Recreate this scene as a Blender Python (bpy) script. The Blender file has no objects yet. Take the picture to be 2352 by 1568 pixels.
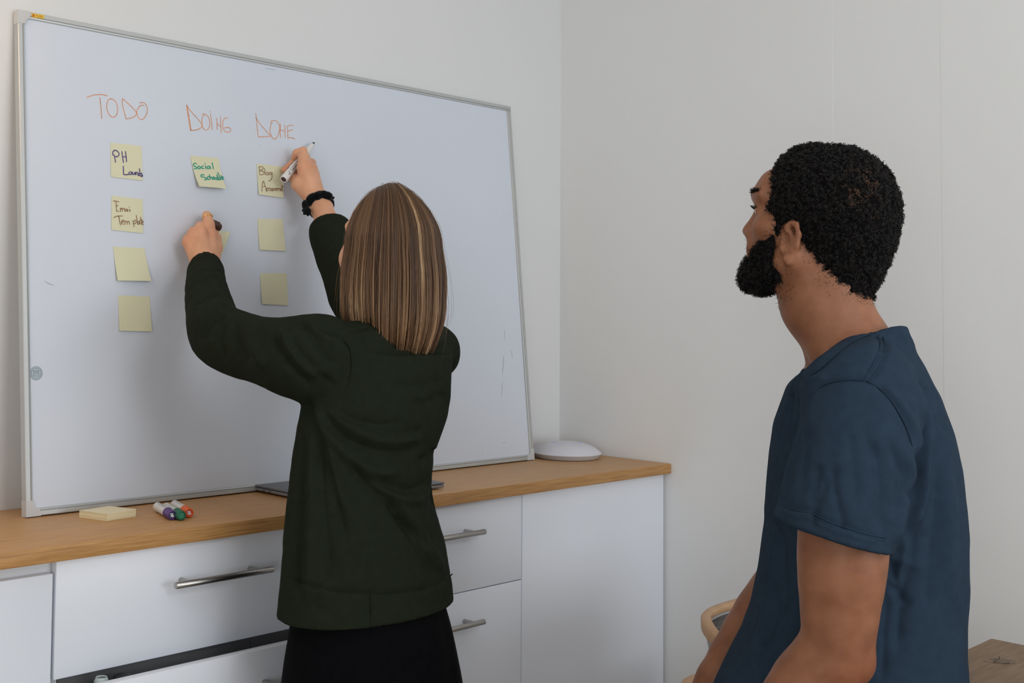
import bpy, bmesh, math, random
import numpy as np
from mathutils import Matrix, Vector

random.seed(7)
rng = np.random.default_rng(11)
SC = bpy.context.scene
COL = SC.collection

# ------------------------------------------------------------------ camera
cam_data = bpy.data.cameras.new('camera')
cam = bpy.data.objects.new('camera', cam_data)
COL.objects.link(cam)
cam_data.sensor_width = 36.0
cam_data.lens = 40.2926
cam_data.shift_x = 0.14729
cam_data.shift_y = -0.07531
cam_data.clip_start = 0.05
cam.matrix_world = Matrix(((0.748037, -0.039024, -0.662509, -0.996688),
                           (-0.663544, -0.025587, -0.747699, -2.170648),
                           (0.012227, 0.998911, -0.045034, 1.302512),
                           (0, 0, 0, 1)))
SC.camera = cam

# ------------------------------------------------------------------ light
world = bpy.data.worlds.new('world')
SC.world = world
world.use_nodes = True
world.node_tree.nodes['Background'].inputs[0].default_value = (0.80, 0.90, 1.0, 1)
world.node_tree.nodes['Background'].inputs[1].default_value = 0.25
SC.view_settings.view_transform = 'Standard'
SC.view_settings.look = 'None'
SC.view_settings.gamma = 1.0
SC.view_settings.use_curve_mapping = False
SC.view_settings.exposure = -0.44


def area(name, loc, aim, sx, sy, power, col):
    d = bpy.data.lights.new(name, 'AREA')
    d.shape = 'RECTANGLE'
    d.size, d.size_y = sx, sy
    d.energy = power
    d.color = col
    o = bpy.data.objects.new(name, d)
    COL.objects.link(o)
    o.location = loc
    o.rotation_euler = (Vector(aim) - Vector(loc)).to_track_quat('-Z', 'Y').to_euler()
    return o


area('key_lamp', (-0.05, -3.0, 2.2), (0.75, -0.4, 0.7), 0.7, 0.7, 14, (0.98, 0.99, 1.0))
area('ceiling_light', (0.35, -1.75, 2.70), (0.35, -1.75, 0.0), 1.5, 1.1, 3.5, (0.98, 0.99, 1.0))
area('rear_fill', (0.9, -4.55, 1.25), (0.9, 0.0, 0.55), 1.6, 1.5, 46, (0.94, 0.97, 1.0))  # added soft fill behind the camera, brightens the low right side
area('left_fill', (-3.1, -2.7, 1.05), (1.7, -0.9, 0.4), 2.2, 1.5, 58, (0.97, 0.99, 1.0))  # added fill from the left to even out the right wall
area('warm_lamp', (-0.62, -0.30, 2.05), (-0.22, 0.02, 1.45), 0.25, 0.25, 2.6, (1.0, 0.70, 0.42))


# ------------------------------------------------------------------ helpers
def M_node(name, col, rough=0.5, metal=0.0, spec=0.5, noise=None, bump=None, sheen=0.0, sss=0.0, coat=0.0, emit=None):
    """Principled material; noise=(scale, amount, stretch xyz), bump=(scale, strength, distance)."""
    m = bpy.data.materials.new(name)
    m.use_nodes = True
    nt = m.node_tree
    b = nt.nodes['Principled BSDF']
    b.inputs['Base Color'].default_value = (*col, 1)
    b.inputs['Roughness'].default_value = rough
    b.inputs['Metallic'].default_value = metal
    b.inputs['Specular IOR Level'].default_value = spec
    if sheen:
        b.inputs['Sheen Weight'].default_value = sheen
        b.inputs['Sheen Roughness'].default_value = 0.5
    if sss:
        b.inputs['Subsurface Weight'].default_value = sss
        b.inputs['Subsurface Radius'].default_value = (1.0, 0.35, 0.2)
        b.inputs['Subsurface Scale'].default_value = 0.006
    if coat:
        b.inputs['Coat Weight'].default_value = coat
        b.inputs['Coat Roughness'].default_value = 0.12
    if emit:
        b.inputs['Emission Color'].default_value = (*emit[0], 1)
        b.inputs['Emission Strength'].default_value = emit[1]
    tc = nt.nodes.new('ShaderNodeTexCoord')
    if noise:
        sc, amt, st = noise
        mp = nt.nodes.new('ShaderNodeMapping')
        mp.inputs['Scale'].default_value = st
        nt.links.new(tc.outputs['Object'], mp.inputs['Vector'])
        nz = nt.nodes.new('ShaderNodeTexNoise')
        nz.inputs['Scale'].default_value = sc
        nz.inputs['Detail'].default_value = 6
        nt.links.new(mp.outputs[0], nz.inputs['Vector'])
        r = nt.nodes.new('ShaderNodeValToRGB')
        r.color_ramp.elements[0].position = 0.3
        r.color_ramp.elements[1].position = 0.7
        r.color_ramp.elements[0].color = (*[max(0, c * (1 - amt)) for c in col], 1)
        r.color_ramp.elements[1].color = (*[min(1, c * (1 + amt)) for c in col], 1)
        nt.links.new(nz.outputs['Fac'], r.inputs['Fac'])
        nt.links.new(r.outputs['Color'], b.inputs['Base Color'])
    if bump:
        sc, stg, dist = bump[:3]
        mp = nt.nodes.new('ShaderNodeMapping')
        mp.inputs['Scale'].default_value = bump[3] if len(bump) > 3 else (1, 1, 1)
        nt.links.new(tc.outputs['Object'], mp.inputs['Vector'])
        nz = nt.nodes.new('ShaderNodeTexNoise')
        nz.inputs['Scale'].default_value = sc
        nz.inputs['Detail'].default_value = 4
        nt.links.new(mp.outputs[0], nz.inputs['Vector'])
        bp = nt.nodes.new('ShaderNodeBump')
        bp.inputs['Strength'].default_value = stg
        bp.inputs['Distance'].default_value = dist
        nt.links.new(nz.outputs['Fac'], bp.inputs['Height'])
        nt.links.new(bp.outputs['Normal'], b.inputs['Normal'])
    return m


def wood(name, dark, mid, light, stretch, scale=14.0, rough=0.45, wave=None):
    m = bpy.data.materials.new(name)
    m.use_nodes = True
    nt = m.node_tree
    b = nt.nodes['Principled BSDF']
    b.inputs['Roughness'].default_value = rough
    b.inputs['Specular IOR Level'].default_value = 0.35
    tc = nt.nodes.new('ShaderNodeTexCoord')
    mp = nt.nodes.new('ShaderNodeMapping')
    mp.inputs['Scale'].default_value = stretch
    nt.links.new(tc.outputs['Object'], mp.inputs['Vector'])
    n1 = nt.nodes.new('ShaderNodeTexNoise')
    n1.inputs['Scale'].default_value = scale
    n1.inputs['Detail'].default_value = 8
    n1.inputs['Roughness'].default_value = 0.62
    nt.links.new(mp.outputs[0], n1.inputs['Vector'])
    r = nt.nodes.new('ShaderNodeValToRGB')
    e = r.color_ramp.elements
    e[0].position, e[0].color = 0.30, (*dark, 1)
    e[1].position, e[1].color = 0.72, (*light, 1)
    k = e.new(0.5)
    k.color = (*mid, 1)
    nt.links.new(n1.outputs['Fac'], r.inputs['Fac'])
    nt.links.new(r.outputs['Color'], b.inputs['Base Color'])
    bp = nt.nodes.new('ShaderNodeBump')
    bp.inputs['Strength'].default_value = 0.12
    bp.inputs['Distance'].default_value = 0.002
    nt.links.new(n1.outputs['Fac'], bp.inputs['Height'])
    nt.links.new(bp.outputs['Normal'], b.inputs['Normal'])
    return m


MAT = dict(
    wall_r=M_node('wall_paint_light_lift', (0.87, 0.88, 0.88), 0.85, spec=0.2, bump=(160, 0.10, 0.002)),  # wall paint lightened to make up for weaker light on this side
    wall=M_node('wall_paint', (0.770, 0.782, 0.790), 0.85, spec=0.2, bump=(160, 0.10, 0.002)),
    
    ceiling=M_node('ceiling_paint', (0.85, 0.85, 0.84), 0.9, spec=0.2, bump=(90, 0.05, 0.002)),
    floor=wood('floor_boards', (0.42, 0.34, 0.26), (0.50, 0.42, 0.33), (0.57, 0.49, 0.39), (1.2, 12, 12)),
    board=M_node('whiteboard_enamel', (0.69, 0.745, 0.84), 0.32, spec=0.35, noise=(2.5, 0.012, (1, 1, 1))),
    alu=M_node('brushed_aluminium', (0.56, 0.58, 0.58), 0.45, metal=0.55, spec=0.5, bump=(60, 0.08, 0.001, (0.3, 20, 20))),
    alu_dark=M_node('aluminium_groove', (0.34, 0.36, 0.37), 0.5, metal=0.4),
    cap=M_node('grey_plastic', (0.60, 0.61, 0.62), 0.5, bump=(120, 0.03, 0.001)),
    front=M_node('white_lacquer_front', (0.815, 0.85, 0.925), 0.35, spec=0.4, noise=(3, 0.01, (1, 1, 1))),
    carcass=M_node('white_carcass', (0.72, 0.74, 0.77), 0.5, noise=(5, 0.015, (1, 1, 1))),
    steel=M_node('brushed_steel', (0.44, 0.425, 0.41), 0.30, metal=1.0, bump=(40, 0.06, 0.001, (0.5, 30, 30))),
    dgrey=M_node('dark_grey_drawer', (0.125, 0.125, 0.13), 0.5, bump=(150, 0.04, 0.001)),
    oak=wood('oak_worktop', (0.49, 0.265, 0.108), (0.57, 0.315, 0.135), (0.64, 0.37, 0.165), (1.6, 26, 26), 9),
    oak_edge=wood('oak_worktop_edge', (0.33, 0.155, 0.048), (0.49, 0.255, 0.088), (0.61, 0.345, 0.138), (1.8, 30, 75), 7),
    oldoak=wood('oak_tabletop', (0.21, 0.125, 0.065), (0.27, 0.168, 0.092), (0.33, 0.215, 0.125), (1.4, 14, 14), 9, 0.55),
    knot=M_node('wood_knot', (0.16, 0.105, 0.065), 0.6, noise=(60, 0.25, (1, 2.5, 1))),
    crack=M_node('knot_crack', (0.02, 0.013, 0.01), 0.9, noise=(50, 0.2, (1, 1, 1))),
    beech=wood('beech_bentwood', (0.56, 0.33, 0.17), (0.62, 0.38, 0.21), (0.68, 0.43, 0.25), (4, 4, 22), 8),
    fabric=M_node('grey_wool', (0.16, 0.155, 0.15), 0.95, spec=0.1, noise=(170, 0.45, (1, 1, 3)), bump=(260, 0.6, 0.003)),
    shell=M_node('pale_chair_shell', (0.50, 0.48, 0.47), 0.5, bump=(100, 0.03, 0.001)),
    note=M_node('yellow_note_paper', (0.76, 0.745, 0.53), 0.8, spec=0.15, bump=(90, 0.05, 0.001)),
    pad=M_node('cream_note_pad', (0.88, 0.79, 0.56), 0.8, spec=0.15, bump=(90, 0.05, 0.001)),
    padside=M_node('note_pad_edges', (0.84, 0.74, 0.48), 0.8, spec=0.15, noise=(30, 0.06, (1, 1, 60)), bump=(40, 0.5, 0.002, (0.2, 0.2, 40))),
    ink_orange=M_node('orange_ink', (0.74, 0.34, 0.18), 0.6, noise=(80, 0.18, (1, 1, 1))),
    ink_purple=M_node('purple_ink', (0.10, 0.07, 0.24), 0.6, noise=(80, 0.3, (1, 1, 1))),
    ink_brown=M_node('brown_ink', (0.33, 0.19, 0.11), 0.6, noise=(80, 0.3, (1, 1, 1))),
    ink_green=M_node('green_ink', (0.0, 0.33, 0.235), 0.6, noise=(80, 0.2, (1, 1, 1))),
    ink_grey=M_node('grey_scuff', (0.33, 0.35, 0.38), 0.7, noise=(80, 0.3, (1, 1, 1))),
    ink_black=M_node('black_print', (0.03, 0.03, 0.04), 0.6, noise=(80, 0.3, (1, 1, 1))),
    logo=M_node('logo_print', (0.19, 0.26, 0.31), 0.6, noise=(80, 0.1, (1, 1, 1))),
    logo_bg=M_node('logo_disc', (0.50, 0.585, 0.65), 0.5, noise=(80, 0.03, (1, 1, 1))),
    sticker=M_node('yellow_sticker', (0.80, 0.56, 0.05), 0.5, noise=(40, 0.05, (1, 1, 1))),
    red=M_node('red_print', (0.55, 0.06, 0.03), 0.6, noise=(80, 0.1, (1, 1, 1))),
    barrel=M_node('white_marker_barrel', (0.80, 0.79, 0.77), 0.35, noise=(40, 0.02, (1, 1, 1))),
    purple=M_node('purple_plastic', (0.115, 0.05, 0.23), 0.4, noise=(40, 0.05, (1, 1, 1))),
    green=M_node('green_plastic', (0.01, 0.15, 0.075), 0.4, noise=(40, 0.05, (1, 1, 1))),
    orange=M_node('orange_plastic', (0.82, 0.14, 0.025), 0.4, noise=(40, 0.05, (1, 1, 1))),
    purple_d=M_node('purple_cap_end', (0.02, 0.015, 0.09), 0.4, noise=(40, 0.05, (1, 1, 1))),
    green_d=M_node('green_cap_end', (0.01, 0.19, 0.10), 0.4, noise=(40, 0.05, (1, 1, 1))),
    orange_d=M_node('orange_cap_end', (0.55, 0.05, 0.01), 0.4, noise=(40, 0.05, (1, 1, 1))),
    white_p=M_node('white_print', (0.85, 0.85, 0.88), 0.5, noise=(40, 0.02, (1, 1, 1))),
    brown_p=M_node('brown_plastic', (0.075, 0.03, 0.02), 0.4, noise=(40, 0.1, (1, 1, 1))),
    device=M_node('white_device_shell', (0.74, 0.735, 0.80), 0.42, noise=(20, 0.01, (1, 1, 1))),
    device_b=M_node('device_base', (0.60, 0.58, 0.60), 0.5, noise=(20, 0.02, (1, 1, 1))),
    blue=M_node('blue_status_light', (0.12, 0.22, 0.62), 0.4, emit=((0.10, 0.20, 0.75), 0.6), noise=(20, 0.02, (1, 1, 1))),
    laptop=M_node('grey_laptop_metal', (0.20, 0.20, 0.21), 0.42, metal=0.7, bump=(300, 0.03, 0.001)),
    laptop_b=M_node('laptop_base_metal', (0.30, 0.30, 0.32), 0.42, metal=0.7, bump=(300, 0.03, 0.001)),
    black=M_node('black_plastic', (0.008, 0.008, 0.009), 0.35, bump=(100, 0.05, 0.001)),
    glass=M_node('frosted_glass', (0.55, 0.62, 0.60), 0.25, spec=0.6, noise=(30, 0.15, (1, 1, 1))),
)


def empty(name, loc, rot=(0, 0, 0)):
    o = bpy.data.objects.new(name, None)
    COL.objects.link(o)
    o.location = loc
    o.rotation_euler = rot
    o.empty_display_size = 0.05
    return o


def tag(o, label, cat, group=None):
    o['label'] = label
    o['category'] = cat
    if group:
        o['group'] = group
    return o


def link(name, me, mat, parent=None, loc=None, rot=None):
    o = bpy.data.objects.new(name, me)
    if mat is not None:
        me.materials.append(mat)
    COL.objects.link(o)
    if parent is not None:
        o.parent = parent
    if loc is not None:
        o.location = loc
    if rot is not None:
        o.rotation_euler = rot
    return o


def mesh_np(name, V, Fc, mat=None, parent=None, smooth=True, loc=None, rot=None):
    """V (n,3) array, Fc (m,k) int array or list of faces."""
    me = bpy.data.meshes.new(name)
    V = np.asarray(V, np.float32)
    if isinstance(Fc, np.ndarray):
        m, k = Fc.shape
        me.vertices.add(len(V))
        me.vertices.foreach_set('co', V.ravel())
        me.loops.add(m * k)
        me.loops.foreach_set('vertex_index', Fc.astype(np.int32).ravel())
        me.polygons.add(m)
        me.polygons.foreach_set('loop_start', np.arange(0, m * k, k, dtype=np.int32))
        me.update(calc_edges=True)
        me.validate()
    else:
        me.from_pydata([tuple(v) for v in V.tolist()], [], [tuple(f) for f in Fc])
        me.update()
    if smooth:
        me.polygons.foreach_set('use_smooth', np.ones(len(me.polygons), bool))
    return link(name, me, mat, parent, loc, rot)


def from_bm(name, bm, mat, parent=None, loc=None, rot=None, smooth=False, angle=40):
    me = bpy.data.meshes.new(name)
    bmesh.ops.recalc_face_normals(bm, faces=bm.faces)
    if smooth:
        for f in bm.faces:
            f.smooth = True
        for e in bm.edges:
            if len(e.link_faces) == 2 and e.calc_face_angle(0) > math.radians(angle):
                e.smooth = False
    bm.to_mesh(me)
    bm.free()
    return link(name, me, mat, parent, loc, rot)


def bm_box(x0, x1, y0, y1, z0, z1, bevel=0.0, segs=2, bm=None):
    b = bmesh.new()
    bmesh.ops.create_cube(b, size=1)
    bmesh.ops.scale(b, vec=(x1 - x0, y1 - y0, z1 - z0), verts=b.verts)
    bmesh.ops.translate(b, vec=((x0 + x1) / 2, (y0 + y1) / 2, (z0 + z1) / 2), verts=b.verts)
    if bevel:
        bmesh.ops.bevel(b, geom=list(b.edges), offset=bevel, segments=segs, profile=0.5, affect='EDGES')
    if bm is not None:
        t = bpy.data.meshes.new('tmp')
        b.to_mesh(t)
        b.free()
        bm.from_mesh(t)
        bpy.data.meshes.remove(t)
        return bm
    return b


def box(name, ext, mat, parent=None, bevel=0.002, segs=2, loc=None, rot=None):
    return from_bm(name, bm_box(*ext, bevel=bevel, segs=segs), mat, parent, loc, rot, smooth=True, angle=50)


def tube_arrays(P, r, n=10, cap=True):
    P = np.asarray(P, float)
    m = len(P)
    r = np.full(m, r) if np.isscalar(r) else np.asarray(r, float)
    T = np.gradient(P, axis=0)
    T /= np.linalg.norm(T, axis=1, keepdims=True) + 1e-12
    up = np.array([0, 0, 1.0]) if abs(T[0][2]) < 0.9 else np.array([1.0, 0, 0])
    A = np.cross(T[0], up)
    A /= np.linalg.norm(A)
    V = []
    for i in range(m):
        A = A - T[i] * (A @ T[i])
        A /= np.linalg.norm(A) + 1e-12
        B = np.cross(T[i], A)
        for j in range(n):
            t = 2 * math.pi * j / n
            V.append(P[i] + r[i] * (math.cos(t) * A + math.sin(t) * B))
    Fc = []
    for i in range(m - 1):
        for j in range(n):
            k = (j + 1) % n
            Fc.append((i * n + j, i * n + k, (i + 1) * n + k, (i + 1) * n + j))
    if cap:
        Fc.append(tuple(range(n - 1, -1, -1)))
        Fc.append(tuple((m - 1) * n + j for j in range(n)))
    return V, Fc


def tube(name, P, r, mat, parent=None, n=12, smooth=True):
    V, Fc = tube_arrays(P, r, n)
    bm = bmesh.new()
    vs = [bm.verts.new(v) for v in V]
    for f in Fc:
        try:
            bm.faces.new([vs[i] for i in f])
        except ValueError:
            pass
    return from_bm(name, bm, mat, parent, smooth=smooth, angle=50)


def lathe(name, prof, mat, parent=None, n=48, axis='z', loc=None, rot=None, angle=35):
    """prof: list of (r, h)."""
    bm = bmesh.new()
    rings = []
    for (r, h) in prof:
        if r < 1e-6:
            rings.append([bm.verts.new((0, 0, h))])
        else:
            rings.append([bm.verts.new((r * math.cos(2 * math.pi * j / n), r * math.sin(2 * math.pi * j / n), h)) for j in range(n)])
    for a, b in zip(rings[:-1], rings[1:]):
        for j in range(n):
            k = (j + 1) % n
            if len(a) == 1 and len(b) == 1:
                continue
            if len(a) == 1:
                bm.faces.new((a[0], b[j], b[k]))
            elif len(b) == 1:
                bm.faces.new((a[j], a[k], b[0]))
            else:
                bm.faces.new((a[j], a[k], b[k], b[j]))
    return from_bm(name, bm, mat, parent, loc, rot, smooth=True, angle=angle)


def smooth_line(pts, sub=5):
    """Catmull-Rom through the points."""
    P = np.asarray(pts, float)
    if len(P) < 3:
        return P
    Q = np.vstack([2 * P[0] - P[1], P, 2 * P[-1] - P[-2]])
    out = []
    for i in range(1, len(Q) - 2):
        for t in np.linspace(0, 1, sub, endpoint=False):
            a, b, c, d = Q[i - 1], Q[i], Q[i + 1], Q[i + 2]
            out.append(0.5 * ((2 * b) + (c - a) * t + (2 * a - 5 * b + 4 * c - d) * t * t + (3 * b - a - 3 * c + d) * t ** 3))
    out.append(P[-1])
    return np.array(out)


def strokes(name, S, width, mat, parent, y, fn=None, seed=0):
    """Ink strokes as raised flat ribbons in the xz plane of the parent at local y (facing -y)."""
    rr = random.Random(seed)
    bm = bmesh.new()
    for st in S:
        P = smooth_line(st) if len(st) > 2 else np.linspace(st[0], st[-1], 4)
        T = np.gradient(P, axis=0)
        T /= np.linalg.norm(T, axis=1, keepdims=True) + 1e-9
        N = np.stack([-T[:, 1], T[:, 0]], 1)
        L, Rr = [], []
        for i, p in enumerate(P):
            w = width * 0.5 * (0.85 + 0.3 * rr.random())
            a, b = p + N[i] * w, p - N[i] * w
            ya = y if fn is None else fn(a[0], a[1]) + y
            yb = y if fn is None else fn(b[0], b[1]) + y
            L.append(bm.verts.new((a[0], ya, a[1])))
            Rr.append(bm.verts.new((b[0], yb, b[1])))
        for i in range(len(P) - 1):
            bm.faces.new((L[i], Rr[i], Rr[i + 1], L[i + 1]))
        for i in (0, len(P) - 1):          # round ends
            p = P[i]
            sgn = -1 if i == 0 else 1
            c = [bm.verts.new((p[0] + width * .5 * (math.cos(a) * N[i][0] + sgn * math.sin(a) * T[i][0]),
                               (y if fn is None else fn(p[0], p[1]) + y),
                               p[1] + width * .5 * (math.cos(a) * N[i][1] + sgn * math.sin(a) * T[i][1]))) for a in np.linspace(0, math.pi, 6)]
            bm.faces.new(c)
    for v in list(bm.verts):
        pass
    me = bpy.data.meshes.new(name)
    bm.normal_update()
    flip = [f for f in bm.faces if f.normal.y > 0]
    bmesh.ops.reverse_faces(bm, faces=flip)
    bm.to_mesh(me)
    bm.free()
    return link(name, me, mat, parent)


# ------------------------------------------------------------------ room
WB = 0.0117           # back wall surface
X1 = 1.7375           # right wall surface
ZC = 0.91             # worktop surface


def structure(o):
    o['kind'] = 'structure'
    return o


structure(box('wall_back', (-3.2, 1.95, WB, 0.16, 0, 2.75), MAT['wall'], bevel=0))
# right wall: three plaster runs, the middle one meets its neighbours at a hairline step
wr = bmesh.new()
for (xa, xb, ya, yb) in ((X1 - 0.0006, 1.95, -0.836, WB), (X1 - 0.0002, 1.95, -1.0925, -0.836), (X1 - 0.0006, 1.95, -4.8, -1.0925)):
    bm_box(xa, xb, ya, yb, 0, 2.75, bm=wr)
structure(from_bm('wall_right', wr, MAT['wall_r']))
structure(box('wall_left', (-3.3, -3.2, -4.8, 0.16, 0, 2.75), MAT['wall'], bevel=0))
structure(box('floor', (-3.3, 1.95, -4.8, 0.16, -0.1, 0), MAT['floor'], bevel=0))
structure(box('ceiling', (-3.3, 1.95, -4.8, 0.16, 2.75, 2.85), MAT['ceiling'], bevel=0))
wf = bmesh.new()
bm_box(-3.3, 1.95, -4.95, -4.8, 0, 0.7, bm=wf)
bm_box(-3.3, 1.95, -4.95, -4.8, 2.5, 2.75, bm=wf)
bm_box(-3.3, -2.5, -4.95, -4.8, 0.7, 2.5, bm=wf)
bm_box(1.0, 1.95, -4.95, -4.8, 0.7, 2.5, bm=wf)
structure(from_bm('wall_front', wf, MAT['wall']))
bb = box('baseboard_right', (X1 - 0.012, X1 - 0.0014, -4.8, -0.36, 0.0, 0.07), MAT['carcass'], bevel=0.002)
structure(bb)

# ------------------------------------------------------------------ worktop and base units
YF = -0.3756          # worktop front edge
TC = 0.0272
YD = YF + 0.0195      # front face of the doors
wt = empty('worktop', (0, YF / 2, ZC - TC))
b = bm_box(-1.6, X1 - 0.002, YF - YF / 2, WB - 0.001 - YF / 2, 0, TC, bevel=0.0012)
w = from_bm('top_board', b, MAT['oak'], wt, smooth=True, angle=50)
w.data.materials.append(MAT['oak_edge'])
for p in w.data.polygons:
    if p.normal.y < -0.6 or abs(p.normal.x) > 0.6:
        p.material_index = 1
tag(wt, 'long oak worktop running along the back wall over the white units', 'worktop')

ZT = ZC - TC - 0.003  # top of the fronts


def handle(parent, xa, xb, yface, z):
    """bar handle with two posts, local to the parent front."""
    h = tube('handle', [(xa, yface - 0.032, z), (xa + 0.001, yface - 0.032, z), (xb - 0.001, yface - 0.032, z), (xb, yface - 0.032, z)],
             [0.0055, 0.0062, 0.0062, 0.0055], MAT['steel'], parent, n=20)
    h['label'] = 'brushed steel bar handle'
    for xp in (xa + 0.032, xb - 0.032):
        q = tube('handle_post', [(xp, yface - 0.028, z), (xp, yface - 0.004, z), (xp, yface + 0.001, z)], [0.0052, 0.0052, 0.0056], MAT['steel'], h, n=14)
    return h


def unit(name, xa, xb, label, cat='cabinet'):
    e = empty(name, ((xa + xb) / 2, YF / 2, 0.0))
    bm = bmesh.new()
    t = 0.016
    cx, cy = (xa + xb) / 2, YF / 2
    yb_, yf_ = WB - 0.003 - cy, YD + 0.019 - cy
    zt = ZC - TC - 0.001
    for ext in ((xa, xa + t, yf_, yb_, 0.08, zt), (xb - t, xb, yf_, yb_, 0.08, zt), (xa + t, xb - t, yf_, yb_, 0.08, 0.096),
                (xa + t, xb - t, yb_ - 0.01, yb_, 0.096, zt), (xa + t, xb - t, yf_, yf_ + 0.06, zt - 0.045, zt), (xa, xb, yf_ + 0.04, yf_ + 0.055, 0, 0.08)):
        bm_box(ext[0] - cx, ext[1] - cx, *ext[2:], bm=bm)
    from_bm('body', bm, MAT['carcass'], e)
    tag(e, label, cat)
    return e, cx, cy


XB = (-0.678, -0.0745, 0.5305, 1.1370, 1.7375)
g = 0.0015
# far left unit: door set a little lower
e, cx, cy = unit('base_cabinet', XB[0], XB[1], 'white base unit at the far left with its door set lower than the drawers')
d = box('door', (XB[0] + g - cx, XB[1] - 0.004 - cx, YD - cy, YD + 0.018 - cy, 0.09, ZT - 0.020), MAT['front'], e, bevel=0.0015)
# drawer unit under the markers
ZD = ZC - TC - 0.002 - 0.2028
e, cx, cy = unit('drawer_cabinet', XB[1], XB[2], 'white drawer unit under the markers with its lower drawer slid open')
d1 = box('drawer', (XB[1] + g - cx, XB[2] - g - cx, YD - cy, YD + 0.018 - cy, ZD + 0.002, ZT), MAT['front'], e, bevel=0.0015)
handle(d1, 0.1445 - cx, 0.3645 - cx, YD - cy, 0.8125)
OP = 0.060            # how far the lower drawer is out
d2 = box('drawer', (XB[1] + 0.004 - cx, XB[2] - g - cx, YD - OP - cy, YD - OP + 0.018 - cy, 0.285, ZD - 0.003), MAT['front'], e, bevel=0.0015)
d2['label'] = 'lower drawer front slid forward'
handle(d2, 0.1445 + 0.15 - cx, 0.3645 + 0.15 - 0.0 - cx, YD - OP - cy, 0.612)
bm = bmesh.new()
x0, x1 = XB[1] + 0.022 - cx, XB[2] - 0.022 - cx
yi, yo = -0.03 - cy - OP, YD - OP + 0.018 - cy
for ext in ((x0, x0 + 0.012, yo, yi, 0.40, 0.640), (x1 - 0.012, x1, yo, yi, 0.40, 0.640), (x0, x1, yi - 0.012, yi, 0.40, 0.655), (x0, x1, yo, yi, 0.40, 0.415)):
    bm_box(*ext, bm=bm)
# dark rear panel of the unit seen in the gap, in two lengths that meet at a joint
for (xa_, xb_) in ((XB[1] + 0.018 - cx, 0.352 - cx), (0.353 - cx, XB[2] - 0.018 - cx)):
    bm_box(xa_, xb_, YD + 0.020 - cy, YD + 0.024 - cy, ZD - 0.065, ZD + 0.03, bm=bm)
din = from_bm('drawer_inner', bm, MAT['dgrey'], e)
din['label'] = 'dark grey drawer interior'
# unit behind the woman
e, cx, cy = unit('drawer_cabinet', XB[2], XB[3], 'white drawer unit behind the woman with two closed drawers')
d1 = box('drawer', (XB[2] + g - cx, XB[3] - g - cx, YD - cy, YD + 0.018 - cy, ZD + 0.001, ZT), MAT['front'], e, bevel=0.0015)
handle(d1, 0.7450 - cx, 0.9700 - cx, YD - cy, 0.8150)
d2 = box('drawer', (XB[2] + g - cx, XB[3] - g - cx, YD - cy, YD + 0.018 - cy, 0.285, ZD - 0.001), MAT['front'], e, bevel=0.0015)
handle(d2, 0.7450 - cx, 0.9700 - cx, YD - cy, 0.6125)
d3 = box('drawer', (XB[2] + g - cx, XB[3] - g - cx, YD - cy, YD + 0.018 - cy, 0.09, 0.282), MAT['front'], e, bevel=0.0015)
# corner unit
e, cx, cy = unit('base_cabinet', XB[3], XB[4] - 0.0015, 'plain white base unit at the right end of the worktop against the wall')
d = box('door', (XB[3] + g - cx, 1.7285 - cx, YD - cy, YD + 0.018 - cy, 0.09, ZT), MAT['front'], e, bevel=0.0015)

# things in the open drawer
cupo = empty('drinking_glass', (0.006, -0.3765, 0.4160))
lathe('bowl', [(0, 0.0006), (0.011, 0.0006), (0.0125, 0.004), (0.0135, 0.240), (0.0128, 0.253), (0.0095, 0.2595), (0.0080, 0.2585), (0.0112, 0.250), (0.0120, 0.238), (0.0112, 0.008), (0, 0.007)], MAT['glass'], cupo, n=32)
tag(cupo, 'pale glass tumbler standing in the open drawer beside the black lid', 'glass')
jar = empty('black_jar', (0.0475, -0.3770, 0.4160))
lathe('jar_body', [(0, 0.0005), (0.0145, 0.0005), (0.0152, 0.004), (0.0152, 0.226), (0.0135, 0.232), (0, 0.232)], MAT['black'], jar, n=32)
lathe('lid', [(0, 0.232), (0.0155, 0.232), (0.0162, 0.235), (0.0162, 0.2520), (0.0152, 0.2545), (0.0125, 0.2535), (0, 0.2535)], MAT['black'], jar, n=32)
tag(jar, 'jar with a round black lid standing in the open drawer', 'jar')

# ------------------------------------------------------------------ whiteboard
TILT = 0.09504
BW, BH = 1.4932, 1.0
board = empty('whiteboard', (-0.0089, -0.1036, ZC + 0.0024), (-TILT, 0, 0))
tag(board, 'big white board in an aluminium frame leaning on the worktop', 'whiteboard')
# local frame: x along the board, z up the board, -y towards the room; y=0 is the frame's face
PAN = 0.0045
p = box('panel', (0.013, BW - 0.013, PAN, 0.015, 0.013, BH - 0.013), MAT['board'], board, bevel=0)
prof = [(0.0, 0.019), (0.0, 0.0012), (0.0012, 0.0), (0.0088, 0.0), (0.0094, 0.0014), (0.0104, 0.0014), (0.0108, 0.0004), (0.0136, 0.0012), (0.0148, 0.0044), (0.0148, 0.0185)]


def rail(a, b_, inward, name='frame_rail'):
    a, b_, inward = np.array(a, float), np.array(b_, float), np.array(inward, float)
    bm = bmesh.new()
    ra = [bm.verts.new(a + inward * w_ + np.array([0, y_, 0])) for (w_, y_) in prof]
    rb = [bm.verts.new(b_ + inward * w_ + np.array([0, y_, 0])) for (w_, y_) in prof]
    n = len(prof)
    for i in range(n):
        j = (i + 1) % n
        f = bm.faces.new((ra[i], ra[j], rb[j], rb[i]))
        f.material_index = 1 if i in (4,) else 0
    bm.faces.new(ra)
    bm.faces.new(rb[::-1])
    o = from_bm(name, bm, MAT['alu'], board)
    o.data.materials.append(MAT['alu_dark'])
    return o


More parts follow.
